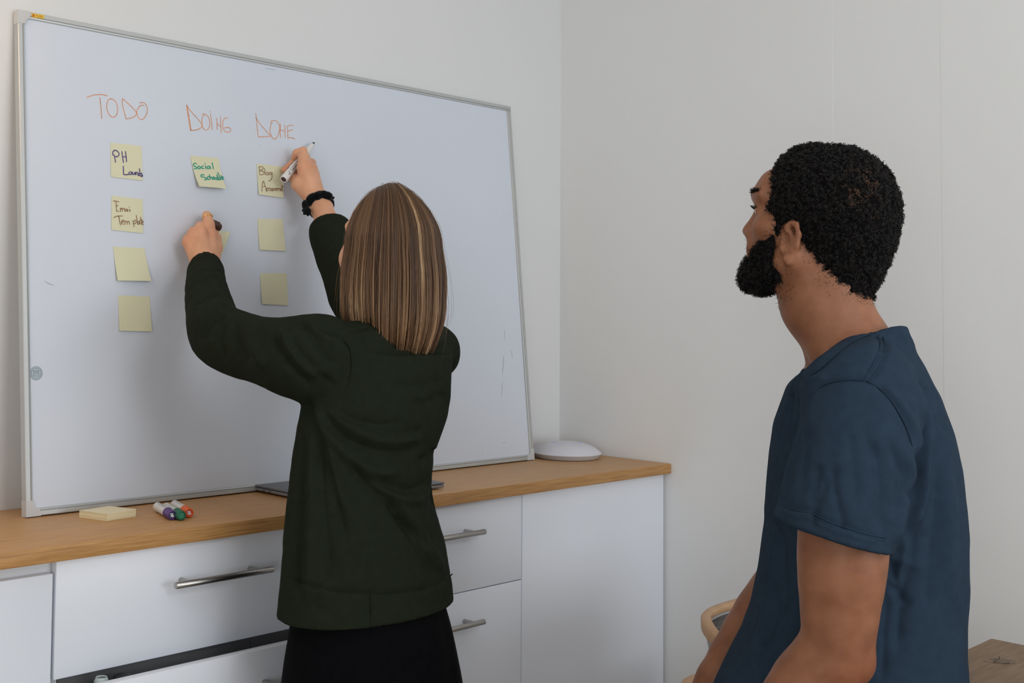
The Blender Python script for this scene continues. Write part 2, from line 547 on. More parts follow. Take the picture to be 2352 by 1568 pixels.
rail((0, 0, 0.0149), (0, 0, BH - 0.0149), (1, 0, 0))
rail((BW, 0, 0.0149), (BW, 0, BH - 0.0149), (-1, 0, 0))
rail((0, 0, 0), (BW, 0, 0), (0, 0, 1))
rail((0, 0, BH), (BW, 0, BH), (0, 0, -1))
CN = 0.030
for (cx_, cz_, sx_, sz_) in ((0, 0, 1, 1), (0, BH, 1, -1), (BW, 0, -1, 1)):
    big = CN if cz_ == 0 else 0.027
    pts = [(-0.0007, -0.0007), (big, -0.0007), (big - 0.002, 0.0145), (0.021, 0.0155), (0.0165, 0.019), (0.0152, big), (-0.0007, big)]
    bm = bmesh.new()
    fr = [bm.verts.new((cx_ + sx_ * u, -0.0009, cz_ + sz_ * v)) for (u, v) in pts]
    bk = [bm.verts.new((cx_ + sx_ * u, 0.0192, cz_ + sz_ * v)) for (u, v) in pts]
    bm.faces.new(fr)
    bm.faces.new(bk[::-1])
    for i in range(len(pts)):
        j = (i + 1) % len(pts)
        bm.faces.new((fr[i], bk[i], bk[j], fr[j]))
    bmesh.ops.recalc_face_normals(bm, faces=bm.faces)
    bmesh.ops.bevel(bm, geom=[e_ for e_ in bm.edges if all(abs(v.co.y + 0.0009) < 1e-6 for v in e_.verts)], offset=0.0007, segments=2, affect='EDGES')
    o = from_bm('corner_cap', bm, MAT['cap'], board, smooth=True, angle=40)

INK = PAN - 0.0004
todo = [[(0.1506, 0.8414), (0.1596, 0.8455), (0.1725, 0.8501), (0.1868, 0.8521), (0.1980, 0.8511)],
 [(0.1809, 0.8449), (0.1827, 0.8237), (0.1841, 0.8005)],
 [(0.2062, 0.8460), (0.1996, 0.8415), (0.1966, 0.8291), (0.1989, 0.8162), (0.2052, 0.8080), (0.2130, 0.8073), (0.2198, 0.8141), (0.2223, 0.8265), (0.2192, 0.8393), (0.2115, 0.8455), (0.2057, 0.8459)],
 [(0.2349, 0.8499), (0.2338, 0.8401), (0.2373, 0.8236), (0.2417, 0.8085)],
 [(0.2349, 0.8499), (0.2486, 0.8409), (0.2617, 0.8305), (0.2675, 0.8239), (0.2640, 0.8162), (0.2530, 0.8099), (0.2408, 0.8069)],
 [(0.2758, 0.8462), (0.2827, 0.8484), (0.2900, 0.8465), (0.2947, 0.8373), (0.2920, 0.8234), (0.2857, 0.8140), (0.2787, 0.8102), (0.2720, 0.8135), (0.2688, 0.8216), (0.2698, 0.8303), (0.2755, 0.8384), (0.2811, 0.8421), (0.2866, 0.8418)]]
doing = [[(0.3953, 0.8581), (0.3968, 0.8444), (0.3998, 0.8246), (0.4037, 0.7999)],
 [(0.3961, 0.8575), (0.4019, 0.8274), (0.4053, 0.8021)],
 [(0.3953, 0.8581), (0.4056, 0.8456), (0.4211, 0.8324), (0.4316, 0.8222), (0.4343, 0.8149), (0.4275, 0.8078), (0.4156, 0.8033), (0.4038, 0.8012)],
 [(0.4363, 0.8419), (0.4438, 0.8436), (0.4511, 0.8387), (0.4557, 0.8291), (0.4546, 0.8161), (0.4483, 0.8082), (0.4408, 0.8073), (0.4360, 0.8139), (0.4348, 0.8264), (0.4370, 0.8369), (0.4422, 0.8406)],
 [(0.4582, 0.8447), (0.4606, 0.8297), (0.4618, 0.8093)],
 [(0.4576, 0.8516), (0.4590, 0.8500)],
 [(0.4751, 0.8379), (0.4755, 0.8264), (0.4749, 0.8122)],
 [(0.4766, 0.8252), (0.4819, 0.8215), (0.4857, 0.8186)],
 [(0.4859, 0.8436), (0.4857, 0.8250), (0.4858, 0.8055)],
 [(0.5067, 0.8419), (0.4996, 0.8417), (0.4932, 0.8350), (0.4912, 0.8244), (0.4923, 0.8142), (0.4997, 0.8092), (0.5073, 0.8096), (0.5128, 0.8141), (0.5109, 0.8190), (0.5032, 0.8199), (0.4954, 0.8172)]]
done = [[(0.5858, 0.8629), (0.5875, 0.8454), (0.5887, 0.8244), (0.5904, 0.8082)],
 [(0.5853, 0.8531), (0.5984, 0.8388), (0.6138, 0.8247), (0.6263, 0.8142)],
 [(0.5904, 0.8082), (0.6066, 0.8101), (0.6246, 0.8132)],
 [(0.6329, 0.8471), (0.6294, 0.8426), (0.6254, 0.8288), (0.6280, 0.8158), (0.6358, 0.8081), (0.6442, 0.8123), (0.6514, 0.8238), (0.6546, 0.8403), (0.6495, 0.8504), (0.6398, 0.8533), (0.6315, 0.8509), (0.6286, 0.8465)],
 [(0.6576, 0.8474), (0.6557, 0.8297), (0.6565, 0.8137)],
 [(0.6568, 0.8325), (0.6634, 0.8320), (0.6692, 0.8286)],
 [(0.6702, 0.8462), (0.6701, 0.8314), (0.6698, 0.8152)],
 [(0.6774, 0.8431), (0.6783, 0.8297), (0.6776, 0.8161)],
 [(0.6791, 0.8446), (0.6877, 0.8476), (0.6978, 0.8477)],
 [(0.6784, 0.8310), (0.6870, 0.8356), (0.6938, 0.8369)],
 [(0.6776, 0.8161), (0.6894, 0.8174), (0.6994, 0.8153)]]
for nm, S, lab in (('todo_lettering', todo, 'orange marker word TODO'), ('doing_lettering', doing, 'orange marker word DOING'), ('done_lettering', done, 'orange marker word DONE')):
    o = strokes(nm, S, 0.0018, MAT['ink_orange'], board, INK, seed=3)
    o['label'] = lab
scuffs = [[(1.3988, 0.2860), (1.3888, 0.2387)],
 [(1.3865, 0.2151), (1.3792, 0.1775)],
 [(1.3724, 0.0537), (1.3811, 0.0520)],
 [(0.6195, 0.9769), (0.6349, 0.9772), (0.6479, 0.9771)],
 [(1.2875, 0.0374), (1.2926, 0.0371)],
 [(0.0487, 0.4537), (0.0607, 0.4479), (0.0681, 0.4464)],
 [(0.5922, 0.7893), (0.5933, 0.7863)],
 [(1.4330, 0.3023), (1.4326, 0.2807)],
 [(1.4095, 0.3577), (1.4053, 0.3338)],
 [(1.3438, 0.3790), (1.3435, 0.3755)]]
o = strokes('scuff_marks', scuffs, 0.0009, MAT['ink_grey'], board, INK, seed=5)
o['label'] = 'faint grey scuffs and pen marks'
o['kind'] = 'stuff'
# small yellow sticker on the top rail
sk = [[(0.0286, 0.9982), (0.0565, 0.9989), (0.0558, 0.9905), (0.0289, 0.9891)]][0]
bm = bmesh.new()
for yy in (-0.0003, 0.0):
    bm.faces.new([bm.verts.new((u, yy, v)) for (u, v) in sk])
o = from_bm('sticker', bm, MAT['sticker'], board)
o['label'] = 'small yellow sticker with a red cross'
pr_ = [[(0.0304, 0.9962), (0.0350, 0.9907)],
 [(0.0351, 0.9967), (0.0308, 0.9904)]]
strokes('printed_cross', pr_, 0.0014, MAT['red'], o, -0.0007)
pr_ = [[(0.0370, 0.9942), (0.0389, 0.9956), (0.0398, 0.9938), (0.0417, 0.9956)],
 [(0.0436, 0.9954), (0.0445, 0.9938)],
 [(0.0455, 0.9954), (0.0474, 0.9943), (0.0484, 0.9961)],
 [(0.0493, 0.9958), (0.0507, 0.9942), (0.0521, 0.9959)],
 [(0.0398, 0.9914), (0.0535, 0.9922)]]
strokes('printed_line', pr_, 0.0007, MAT['red'], o, -0.0007)
# round maker's mark
c_ = np.array((0.0271, 0.2726))
ring = [[(c_[0] + 0.0152 * math.cos(t), c_[1] + 0.0122 * math.sin(t)) for t in np.linspace(0, 2 * math.pi, 40)]]
ring[0] = [(c_[0] + 0.0128 * math.cos(t), c_[1] + 0.0128 * math.sin(t)) for t in np.linspace(0, 2 * math.pi, 40)]
bm = bmesh.new()
bm.faces.new([bm.verts.new((u, INK, v)) for (u, v) in ring[0][:-1]])
disc = from_bm('round_mark', bm, MAT['logo_bg'], board)
if disc.data.polygons[0].normal.y > 0:
    disc.data.flip_normals()
disc['label'] = 'round printed mark reading FP'
ring2 = [(c_[0] + 0.0100 * math.cos(t), c_[1] + 0.0100 * math.sin(t)) for t in np.linspace(0, 2 * math.pi, 40)]
s5 = 0.0055
sq = [[(c_[0] - s5, c_[1] - s5), (c_[0] + s5, c_[1] - s5)], [(c_[0] + s5, c_[1] - s5), (c_[0] + s5, c_[1] + s5)], [(c_[0] + s5, c_[1] + s5), (c_[0] - s5, c_[1] + s5)], [(c_[0] - s5, c_[1] + s5), (c_[0] - s5, c_[1] - s5)]]
fx, px_ = c_[0] - 0.0034, c_[0] + 0.0008
zz = c_[1]
fp = [[(fx, zz - 0.004), (fx, zz + 0.0038)], [(fx, zz + 0.0038), (fx + 0.003, zz + 0.0038)], [(fx, zz + 0.0004), (fx + 0.0024, zz + 0.0004)],
      [(px_, zz - 0.004), (px_, zz + 0.0038)], [(px_, zz + 0.0038), (px_ + 0.0022, zz + 0.0036), (px_ + 0.003, zz + 0.0018), (px_ + 0.002, zz), (px_, zz)]]
strokes('mark_lettering', [ring[0], ring2] + sq + fp, 0.0008, MAT['logo'], disc, INK - 0.0003)


# ------------------------------------------------------------------ sticky notes
def note(corners, label, curl=None, writing=None, ink=None, width=0.0021, off=0.0004, gp=True):
    """corners TL TR BR BL in board coordinates; curl(s,t) lifts the sheet from the board (t=1 bottom)."""
    c = np.array(corners, float)
    o0 = c.mean(0)
    root = empty('sticky_note', (0, 0, 0))
    base = Vector((o0[0], PAN - off, o0[1]))
    root.matrix_world = Matrix.Translation(board.location) @ Matrix.Rotation(-TILT, 4, 'X') @ Matrix.Translation(base)
    n = 12
    V = []
    for side in (0, 1):
        for i in range(n + 1):
            for j in range(n + 1):
                s, t = j / n, i / n
                p = (c[0] * (1 - s) + c[1] * s) * (1 - t) + (c[3] * (1 - s) + c[2] * s) * t - o0
                lift = 0.0008 * t + (curl(s, t) if curl else 0)
                V.append((p[0], -lift - (0.00035 if side == 0 else 0.0), p[1]))
    Fc = []
    N = (n + 1) ** 2
    for i in range(n):
        for j in range(n):
            a = i * (n + 1) + j
            Fc.append((a, a + n + 1, a + n + 2, a + 1))
            Fc.append((N + a, N + a + 1, N + a + n + 2, N + a + n + 1))
    rim = [j for j in range(n + 1)] + [i * (n + 1) + n for i in range(1, n + 1)] + [n * (n + 1) + j for j in range(n - 1, -1, -1)] + [i * (n + 1) for i in range(n - 1, 0, -1)]
    for k in range(len(rim)):
        a, b2 = rim[k], rim[(k + 1) % len(rim)]
        Fc.append((a, b2, b2 + N, a + N))
    bm = bmesh.new()
    vs = [bm.verts.new(v) for v in V]
    for f in Fc:
        bm.faces.new([vs[i] for i in f])
    from_bm('sheet', bm, MAT['note'], root, smooth=True)
    if writing:
        S = [[(u - o0[0], v - o0[1]) for (u, v) in st] for st in writing]

        def fn(u, v):
            # invert the bilinear patch roughly
            q = np.array([u, v]) + o0
            ex, ey = c[1] - c[0], c[3] - c[0]
            A_ = np.array([[ex[0], ey[0]], [ex[1], ey[1]]])
            s, t = np.linalg.solve(A_, q - c[0])
            s, t = min(max(s, 0), 1), min(max(t, 0), 1)
            return -(0.0008 * t + (curl(s, t) if curl else 0)) - 0.0009
        strokes('handwriting', S, width, MAT[ink], root, 0.0, fn, seed=len(S))
    tag(root, label, 'sticky note')
    if gp:
        root['group'] = 'yellow sticky notes on the whiteboard'
    return root


w_ph = [[(0.2107, 0.7252), (0.2118, 0.7179), (0.2129, 0.7102)],
 [(0.2079, 0.7241), (0.2072, 0.7300), (0.2106, 0.7348), (0.2172, 0.7348), (0.2223, 0.7286), (0.2185, 0.7230), (0.2127, 0.7217)],
 [(0.2290, 0.7345), (0.2301, 0.7242), (0.2318, 0.7112)],
 [(0.2375, 0.7354), (0.2387, 0.7251), (0.2394, 0.7139)],
 [(0.2309, 0.7235), (0.2384, 0.7243)],
 [(0.2311, 0.7031), (0.2313, 0.6930), (0.2314, 0.6859), (0.2372, 0.6854), (0.2425, 0.6866)],
 [(0.2482, 0.6931), (0.2443, 0.6905), (0.2447, 0.6868), (0.2489, 0.6875), (0.2515, 0.6927), (0.2522, 0.6875)],
 [(0.2529, 0.6923), (0.2531, 0.6888), (0.2552, 0.6878), (0.2575, 0.6895), (0.2584, 0.6929), (0.2589, 0.6878)],
 [(0.2609, 0.6931), (0.2611, 0.6871), (0.2615, 0.6910), (0.2640, 0.6932), (0.2656, 0.6917), (0.2659, 0.6866)],
 [(0.2695, 0.6918), (0.2676, 0.6901), (0.2678, 0.6868), (0.2700, 0.6864)],
 [(0.2701, 0.7012), (0.2708, 0.6922), (0.2715, 0.6855)],
 [(0.2714, 0.6900), (0.2742, 0.6922), (0.2758, 0.6900), (0.2762, 0.6849)],
 [(0.2740, 0.6847), (0.2761, 0.6882), (0.2771, 0.6865)]]
w_em = [[(0.2059, 0.6269), (0.2124, 0.6270), (0.2186, 0.6260)],
 [(0.2120, 0.6265), (0.2121, 0.6159), (0.2126, 0.6060)],
 [(0.2121, 0.6167), (0.2162, 0.6177)],
 [(0.2126, 0.6057), (0.2175, 0.6057)],
 [(0.2214, 0.6129), (0.2219, 0.6056)],
 [(0.2220, 0.6100), (0.2254, 0.6132), (0.2265, 0.6070)],
 [(0.2266, 0.6111), (0.2308, 0.6132), (0.2319, 0.6070)],
 [(0.2374, 0.6119), (0.2340, 0.6109), (0.2334, 0.6074), (0.2373, 0.6082), (0.2385, 0.6112), (0.2394, 0.6073)],
 [(0.2432, 0.6123), (0.2439, 0.6076), (0.2451, 0.6094)],
 [(0.2425, 0.6173), (0.2428, 0.6166)],
 [(0.2056, 0.5917), (0.2131, 0.5951), (0.2262, 0.5966)],
 [(0.2172, 0.5957), (0.2185, 0.5870), (0.2207, 0.5771)],
 [(0.2233, 0.5829), (0.2292, 0.5855), (0.2284, 0.5876), (0.2246, 0.5866), (0.2233, 0.5814), (0.2273, 0.5787)],
 [(0.2308, 0.5863), (0.2314, 0.5790)],
 [(0.2321, 0.5842), (0.2358, 0.5859), (0.2372, 0.5796)],
 [(0.2374, 0.5845), (0.2411, 0.5862), (0.2425, 0.5800)],
 [(0.2507, 0.5876), (0.2519, 0.5817), (0.2528, 0.5756)],
 [(0.2515, 0.5862), (0.2558, 0.5894), (0.2587, 0.5863), (0.2555, 0.5820), (0.2522, 0.5825)],
 [(0.2595, 0.6000), (0.2605, 0.5912), (0.2619, 0.5809)],
 [(0.2666, 0.5879), (0.2627, 0.5861), (0.2622, 0.5816), (0.2656, 0.5826), (0.2671, 0.5872), (0.2681, 0.5813)],
 [(0.2694, 0.5970), (0.2708, 0.5889), (0.2719, 0.5815)],
 [(0.2667, 0.5901), (0.2734, 0.5913)],
 [(0.2724, 0.5845), (0.2758, 0.5870), (0.2742, 0.5884), (0.2723, 0.5830), (0.2760, 0.5810)]]
w_so = [[(0.4154, 0.7263), (0.4096, 0.7272), (0.4064, 0.7219), (0.4122, 0.7200), (0.4144, 0.7162), (0.4076, 0.7145)],
 [(0.4196, 0.7217), (0.4173, 0.7172), (0.4223, 0.7159), (0.4253, 0.7197), (0.4216, 0.7219)],
 [(0.4329, 0.7237), (0.4283, 0.7208), (0.4291, 0.7171), (0.4341, 0.7180)],
 [(0.4388, 0.7243), (0.4394, 0.7181)],
 [(0.4381, 0.7298), (0.4387, 0.7288)],
 [(0.4492, 0.7245), (0.4441, 0.7230), (0.4430, 0.7184), (0.4490, 0.7195), (0.4507, 0.7242), (0.4525, 0.7193)],
 [(0.4576, 0.7330), (0.4585, 0.7262), (0.4594, 0.7195)],
 [(0.4320, 0.7022), (0.4255, 0.7022), (0.4230, 0.6977), (0.4317, 0.6967), (0.4370, 0.6947), (0.4345, 0.6912), (0.4309, 0.6908)],
 [(0.4452, 0.6997), (0.4401, 0.6980), (0.4390, 0.6928), (0.4440, 0.6933)],
 [(0.4468, 0.7041), (0.4470, 0.6935)],
 [(0.4471, 0.6973), (0.4520, 0.6990), (0.4529, 0.6936)],
 [(0.4545, 0.6962), (0.4591, 0.6984), (0.4571, 0.7000), (0.4545, 0.6955), (0.4598, 0.6942)],
 [(0.4669, 0.6999), (0.4621, 0.6979), (0.4628, 0.6944), (0.4674, 0.6959)],
 [(0.4672, 0.7067), (0.4679, 0.6941)],
 [(0.4694, 0.7001), (0.4703, 0.6951), (0.4740, 0.6964), (0.4751, 0.7011), (0.4755, 0.6956)],
 [(0.4705, 0.7121), (0.4731, 0.7035), (0.4748, 0.6947)],
 [(0.4783, 0.7052), (0.4794, 0.6964)],
 [(0.4795, 0.6990), (0.4833, 0.7013), (0.4812, 0.7029), (0.4801, 0.6970), (0.4834, 0.6968)]]
w_bl = [[(0.5884, 0.7370), (0.5889, 0.7271), (0.5890, 0.7172)],
 [(0.5884, 0.7362), (0.5981, 0.7379), (0.6001, 0.7334), (0.5912, 0.7278), (0.5998, 0.7268), (0.6014, 0.7217), (0.5922, 0.7174)],
 [(0.6043, 0.7338), (0.6052, 0.7194)],
 [(0.6120, 0.7266), (0.6079, 0.7223), (0.6116, 0.7192), (0.6157, 0.7230), (0.6120, 0.7266)],
 [(0.6243, 0.7265), (0.6184, 0.7259), (0.6175, 0.7213), (0.6231, 0.7219), (0.6256, 0.7266), (0.6237, 0.7145), (0.6191, 0.7075), (0.6135, 0.7052)],
 [(0.5919, 0.6790), (0.5942, 0.6935), (0.5986, 0.7039), (0.6022, 0.6929), (0.6054, 0.6801)],
 [(0.5934, 0.6895), (0.6037, 0.6917)],
 [(0.6068, 0.6881), (0.6074, 0.6810)],
 [(0.6077, 0.6863), (0.6116, 0.6885), (0.6122, 0.6814)],
 [(0.6125, 0.6867), (0.6165, 0.6886), (0.6171, 0.6823)],
 [(0.6223, 0.6886), (0.6190, 0.6864), (0.6194, 0.6825), (0.6227, 0.6833), (0.6239, 0.6882), (0.6249, 0.6830)],
 [(0.6269, 0.6889), (0.6275, 0.6832)],
 [(0.6281, 0.6872), (0.6311, 0.6893), (0.6318, 0.6836)],
 [(0.6342, 0.6859), (0.6383, 0.6888), (0.6361, 0.6902), (0.6336, 0.6863), (0.6373, 0.6837)],
 [(0.6400, 0.6900), (0.6410, 0.6843)],
 [(0.6412, 0.6883), (0.6446, 0.6904), (0.6456, 0.6847)],
 [(0.6472, 0.6901), (0.6479, 0.6843), (0.6505, 0.6904)],
 [(0.6523, 0.6998), (0.6528, 0.6840)],
 [(0.6487, 0.6942), (0.6560, 0.6956)]]
note([[(0.2030, 0.7512), (0.2777, 0.7519), (0.2773, 0.6766), (0.2019, 0.6777)]][0], 'sticky note reading PH Launch in purple, topmost of the left column', None, w_ph, 'ink_purple', 0.0023)
note([[(0.2018, 0.6380), (0.2765, 0.6364), (0.2746, 0.5628), (0.1997, 0.5654)]][0], 'sticky note reading Email Template in brown, under the PH Launch note', None, w_em, 'ink_brown', 0.0019)
note([[(0.2027, 0.5308), (0.2773, 0.5308), (0.2876, 0.4605), (0.2077, 0.4591)]][0], 'blank sticky note directly below the Email Template note', lambda s, t: 0.006 * t * t)
note([[(0.2119, 0.4293), (0.2865, 0.4281), (0.2882, 0.3540), (0.2108, 0.3554)]][0], 'blank sticky note at the bottom of the left column', lambda s, t: 0.002 * t * t)
note([[(0.4001, 0.7437), (0.4756, 0.7455), (0.4855, 0.6745), (0.4133, 0.6734)]][0], 'sticky note reading Social Schedule in green under the word DOING', lambda s, t: 0.012 * t ** 2.4, w_so, 'ink_green', 0.0023)
note([[(0.5824, 0.7440), (0.6626, 0.7435), (0.6546, 0.6683), (0.5825, 0.6703)]][0], 'sticky note reading Blog in brown under the word DONE, behind the pen', lambda s, t: 0.002 * t * t, w_bl, 'ink_brown', 0.0019)
note([[(0.5784, 0.6136), (0.6519, 0.6179), (0.6542, 0.5423), (0.5785, 0.5413)]][0], 'blank sticky note below the Blog note', lambda s, t: 0.002 * t * t)
note([[(0.5795, 0.4875), (0.6565, 0.4906), (0.6549, 0.4146), (0.5796, 0.4170)]][0], 'blank sticky note lowest in the column under DONE', lambda s, t: 0.002 * t * t)
note([[(0.4199, 0.5842), (0.4971, 0.5780), (0.4648, 0.5271), (0.4172, 0.5182)]][0], 'sticky note with a curling corner held under the woman\'s left hand',
     lambda s, t: 0.016 * max(0.0, s * 1.0 + t * 0.4 - 0.55) ** 2 * 1.6)

# ------------------------------------------------------------------ things on the worktop
pad = empty('sticky_note_pad', (0.136, -0.155, ZC + 0.0003))
P4 = np.array([(0.0735, -0.1567, 0.9120), (0.0958, -0.2241, 0.9120), (0.1635, -0.2138, 0.9120), (0.1437, -0.1444, 0.9190)])[:, :2] - np.array([0.136, -0.155])
bm = bmesh.new()
NL = 5
ringv = []
for k in range(NL + 1):
    jx, jy = 0.00025 * math.sin(k * 2.1), 0.00025 * math.cos(k * 1.7)
    ringv.append([bm.verts.new((q[0] + jx, q[1] + jy, 0.013 * k / NL)) for q in P4])
for k in range(NL):
    for i in range(4):
        j = (i + 1) % 4
        f = bm.faces.new((ringv[k][i], ringv[k][j], ringv[k + 1][j], ringv[k + 1][i]))
        f.material_index = 1
bm.faces.new(ringv[0][::-1])
bm.faces.new(ringv[-1])
o = from_bm('paper_stack', bm, MAT['pad'], pad)
o.data.materials.append(MAT['padside'])
bm = bmesh.new()
top = [bm.verts.new((q[0] * 0.998 + 0.0006, q[1] * 0.998, 0.0133 + (0.0012 if i == 2 else 0.0))) for i, q in enumerate(P4)]
bot = [bm.verts.new((q[0] * 0.998 + 0.0006, q[1] * 0.998, 0.0131)) for q in P4]
bm.faces.new(top)
bm.faces.new(bot[::-1])
for i in range(4):
    bm.faces.new((top[i], bot[i], bot[(i + 1) % 4], top[(i + 1) % 4]))
from_bm('top_sheet', bm, MAT['pad'], pad)
tag(pad, 'thick pad of pale yellow notes lying on the worktop under the board', 'note pad')


def marker(loc, yaw, cap, cap_d, label, letter=True, roll=0.0):
    """lying marker, local x points from the barrel's end to the cap's end."""
    R_ = 0.0092
    root = empty('marker_pen', loc, (0, 0, yaw))
    b_ = lathe('barrel', [(0, 0), (R_ * 0.82, 0.0), (R_ * 0.95, 0.0012), (R_ * 0.96, 0.004), (R_ * 0.96, 0.088), (R_ * 0.8, 0.090), (0, 0.090)], MAT['barrel'], root, n=32, rot=(0, math.pi / 2, 0))
    c_ = lathe('cap', [(R_ * 0.9, 0.0725), (R_ * 1.06, 0.0735), (R_ * 1.1, 0.0765), (R_ * 1.0, 0.080), (R_ * 1.0, 0.104), (R_ * 0.92, 0.1065), (R_ * 0.80, 0.1070), (R_ * 0.74, 0.1045), (0, 0.1045)],
               MAT[cap], root, n=32, rot=(0, math.pi / 2, 0), angle=50)
    e_ = lathe('cap_end', [(R_ * 0.70, 0.1046), (R_ * 0.66, 0.1054), (0, 0.1054)], MAT[cap_d], c_, n=28)
    # clip along the cap
    bm_ = bm_box(-0.0022, 0.0022, -R_ * 1.16, -R_ * 0.9, 0.079, 0.103, bevel=0.0006)
    cl = from_bm('clip', bm_, MAT[cap], c_, smooth=True)
    cl.rotation_euler = (0, 0, 2.1 + roll)
    # printed bands of small type on the barrel
    bm_ = bmesh.new()
    rr = random.Random(int(yaw * 1000) + len(label))
    for row in range(7):
        a0 = math.pi * 0.62 + row * 0.26 + roll
        x = 0.010
        if row in (3,):
            continue
        while x < 0.064:
            L = rr.uniform(0.002, 0.007)
            if rr.random() < 0.85:
                h = 0.0009
                q = []
                for (xx, da) in ((x, -h), (x + L, -h), (x + L, h), (x, h)):
                    a_ = a0 + da / R_ * 0.6
                    q.append(bm_.verts.new((R_ * 0.968 * math.cos(a_), R_ * 0.968 * math.sin(a_), xx)))
                bm_.faces.new(q)
            x += L + 0.0012
    t_ = from_bm('printed_text', bm_, MAT['ink_grey'], b_)
    if letter:
        # white looping emblem on the end of the cap
        pts = [[(-0.0026, -0.0028), (-0.0004, -0.0032), (0.0012, -0.0006), (0.0022, 0.0022), (0.0002, 0.0034), (-0.0016, 0.0014), (0.0006, -0.0006)], [(-0.0030, 0.0006), (-0.0012, 0.0016), (0.0012, 0.0016)], [(-0.0022, -0.0006), (0.0002, -0.0010), (0.0024, -0.0018)]]
        g_ = strokes('emblem', [[(u * 1.15, v * 1.15) for (u, v) in st] for st in pts], 0.0011, MAT['white_p'], e_, -0.1058)
        g_.rotation_euler = (math.pi / 2, 0, math.pi / 2 + math.pi)
        me = g_.data
        for v in me.vertices:
            v.co = Vector((v.co.z, v.co.x, 0.1057))
        me.update()
        me.flip_normals()
        g_.rotation_euler = (0, 0, 0.4)
    root.rotation_euler = (0, 0, yaw)
    tag(root, label, 'marker pen', 'marker pens lying on the worktop')
    return root


# barrel ends at the back, caps towards the camera
def mk(a, b_, *args, **kw):
    a, b_ = np.array(a), np.array(b_)
    marker((a[0], a[1], ZC + 0.0101), math.atan2(b_[1] - a[1], b_[0] - a[0]), *args, **kw)


mk((0.2261, -0.1890, 0.9200), (0.1952, -0.2964, 0.9200), 'purple', 'purple_d', 'purple capped marker, leftmost of three lying on the worktop')
mk((0.2377, -0.2043, 0.9200), (0.2091, -0.3011, 0.9200), 'green', 'green_d', 'green capped marker lying between the purple and orange ones', letter=False, roll=0.6)
mk((0.2675, -0.1875, 0.9200), (0.2326, -0.3010, 0.9200), 'orange', 'orange_d', 'orange capped marker, rightmost of three lying on the worktop')

# round ceiling-type access point lying in the corner
dv = empty('access_point', (1.6085, -0.1155, ZC + 0.0004))
RD = 0.0985
lathe('base_ring', [(0, 0), (RD * 0.86, 0.0), (RD * 0.90, 0.001), (RD * 0.985, 0.0125), (RD * 0.975, 0.0135), (0, 0.0135)], MAT['device_b'], dv, n=72)
lathe('dome', [(RD * 0.97, 0.0128), (RD, 0.0134), (RD * 1.0, 0.0148), (RD * 0.93, 0.0215), (RD * 0.82, 0.0292), (RD * 0.70, 0.0352), (RD * 0.58, 0.0392), (RD * 0.48, 0.0414), (RD * 0.42, 0.0424), (RD * 0.41, 0.0420), (RD * 0.395, 0.0420), (RD * 0.385, 0.0430), (RD * 0.30, 0.0446), (0, 0.0455)],
      MAT['device'], dv, n=72, angle=25)
lathe('light_ring', [(RD * 0.418, 0.0416), (RD * 0.4140, 0.04235), (RD * 0.396, 0.04235), (RD * 0.390, 0.0416)], MAT['blue'], dv, n=72)['label'] = 'thin blue light ring'
tag(dv, 'round white domed network device with a blue ring at the right end of the worktop', 'network device')

# closed laptop behind the woman
lp = empty('laptop', (0.715, -0.205, ZC + 0.0006))
lx0, lx1, ly0, ly1 = 0.530 - 0.715, 0.902 - 0.715, -0.325 + 0.205, -0.094 + 0.205
bq = bm_box(lx0, lx1, ly0, ly1, 0.0030, 0.0100, bevel=0.0028, segs=3)
bs = from_bm('base', bq, MAT['laptop_b'], lp, smooth=True)
box('lid', (lx0 + 0.0005, lx1 - 0.0005, ly0, ly1, 0.0106, 0.0152), MAT['laptop'], lp, bevel=0.0018, segs=3)
for yy in (ly1 - 0.040, ly1 - 0.062):
    box('port', (lx0 - 0.0003, lx0 + 0.003, yy - 0.0045, yy + 0.0045, 0.0050, 0.0078), MAT['black'], bs, bevel=0.001)
for (xx, yy) in ((lx0 + 0.03, ly0 + 0.03), (lx1 - 0.03, ly0 + 0.03), (lx0 + 0.03, ly1 - 0.03), (lx1 - 0.03, ly1 - 0.03)):
    lathe('foot', [(0, 0.0), (0.008, 0.0), (0.009, 0.001), (0.009, 0.0032), (0, 0.0032)], MAT['black'], bs, n=16, loc=(xx, yy, 0))
tag(lp, 'closed grey laptop lying on the worktop behind the woman', 'laptop')

# ------------------------------------------------------------------ table
tb = empty('dining_table', (0.55, -1.82, 0))
TX0, TX1, TY0, TY1 = 0.42, 1.234, -2.75, -1.367
o = box('tabletop', (TX0 - 0.55, TX1 - 0.55, TY0 + 1.82, TY1 + 1.82, 0.708, 0.74), MAT['oldoak'], tb, bevel=0.002)
for (xx, yy) in ((TX0 + 0.07, TY0 + 0.07), (TX1 - 0.07, TY0 + 0.07), (TX0 + 0.07, TY1 - 0.07), (TX1 - 0.07, TY1 - 0.07)):
    box('leg', (xx - 0.55 - 0.03, xx - 0.55 + 0.03, yy + 1.82 - 0.03, yy + 1.82 + 0.03, 0, 0.708), MAT['oldoak'], tb, bevel=0.004)
kn = np.array((1.0975, -1.4291, 0.7400)) - np.array([0.55, -1.82, 0])
kx, ky = kn[0], kn[1]
kdir = np.array((1.0941, -1.4450, 0.7400)) - np.array((1.0767, -1.4122, 0.7400))
ka = math.atan2(kdir[1], kdir[0])


def kpt(u, v):
    return (kx + u * math.cos(ka) - v * math.sin(ka), ky + u * math.sin(ka) + v * math.cos(ka))


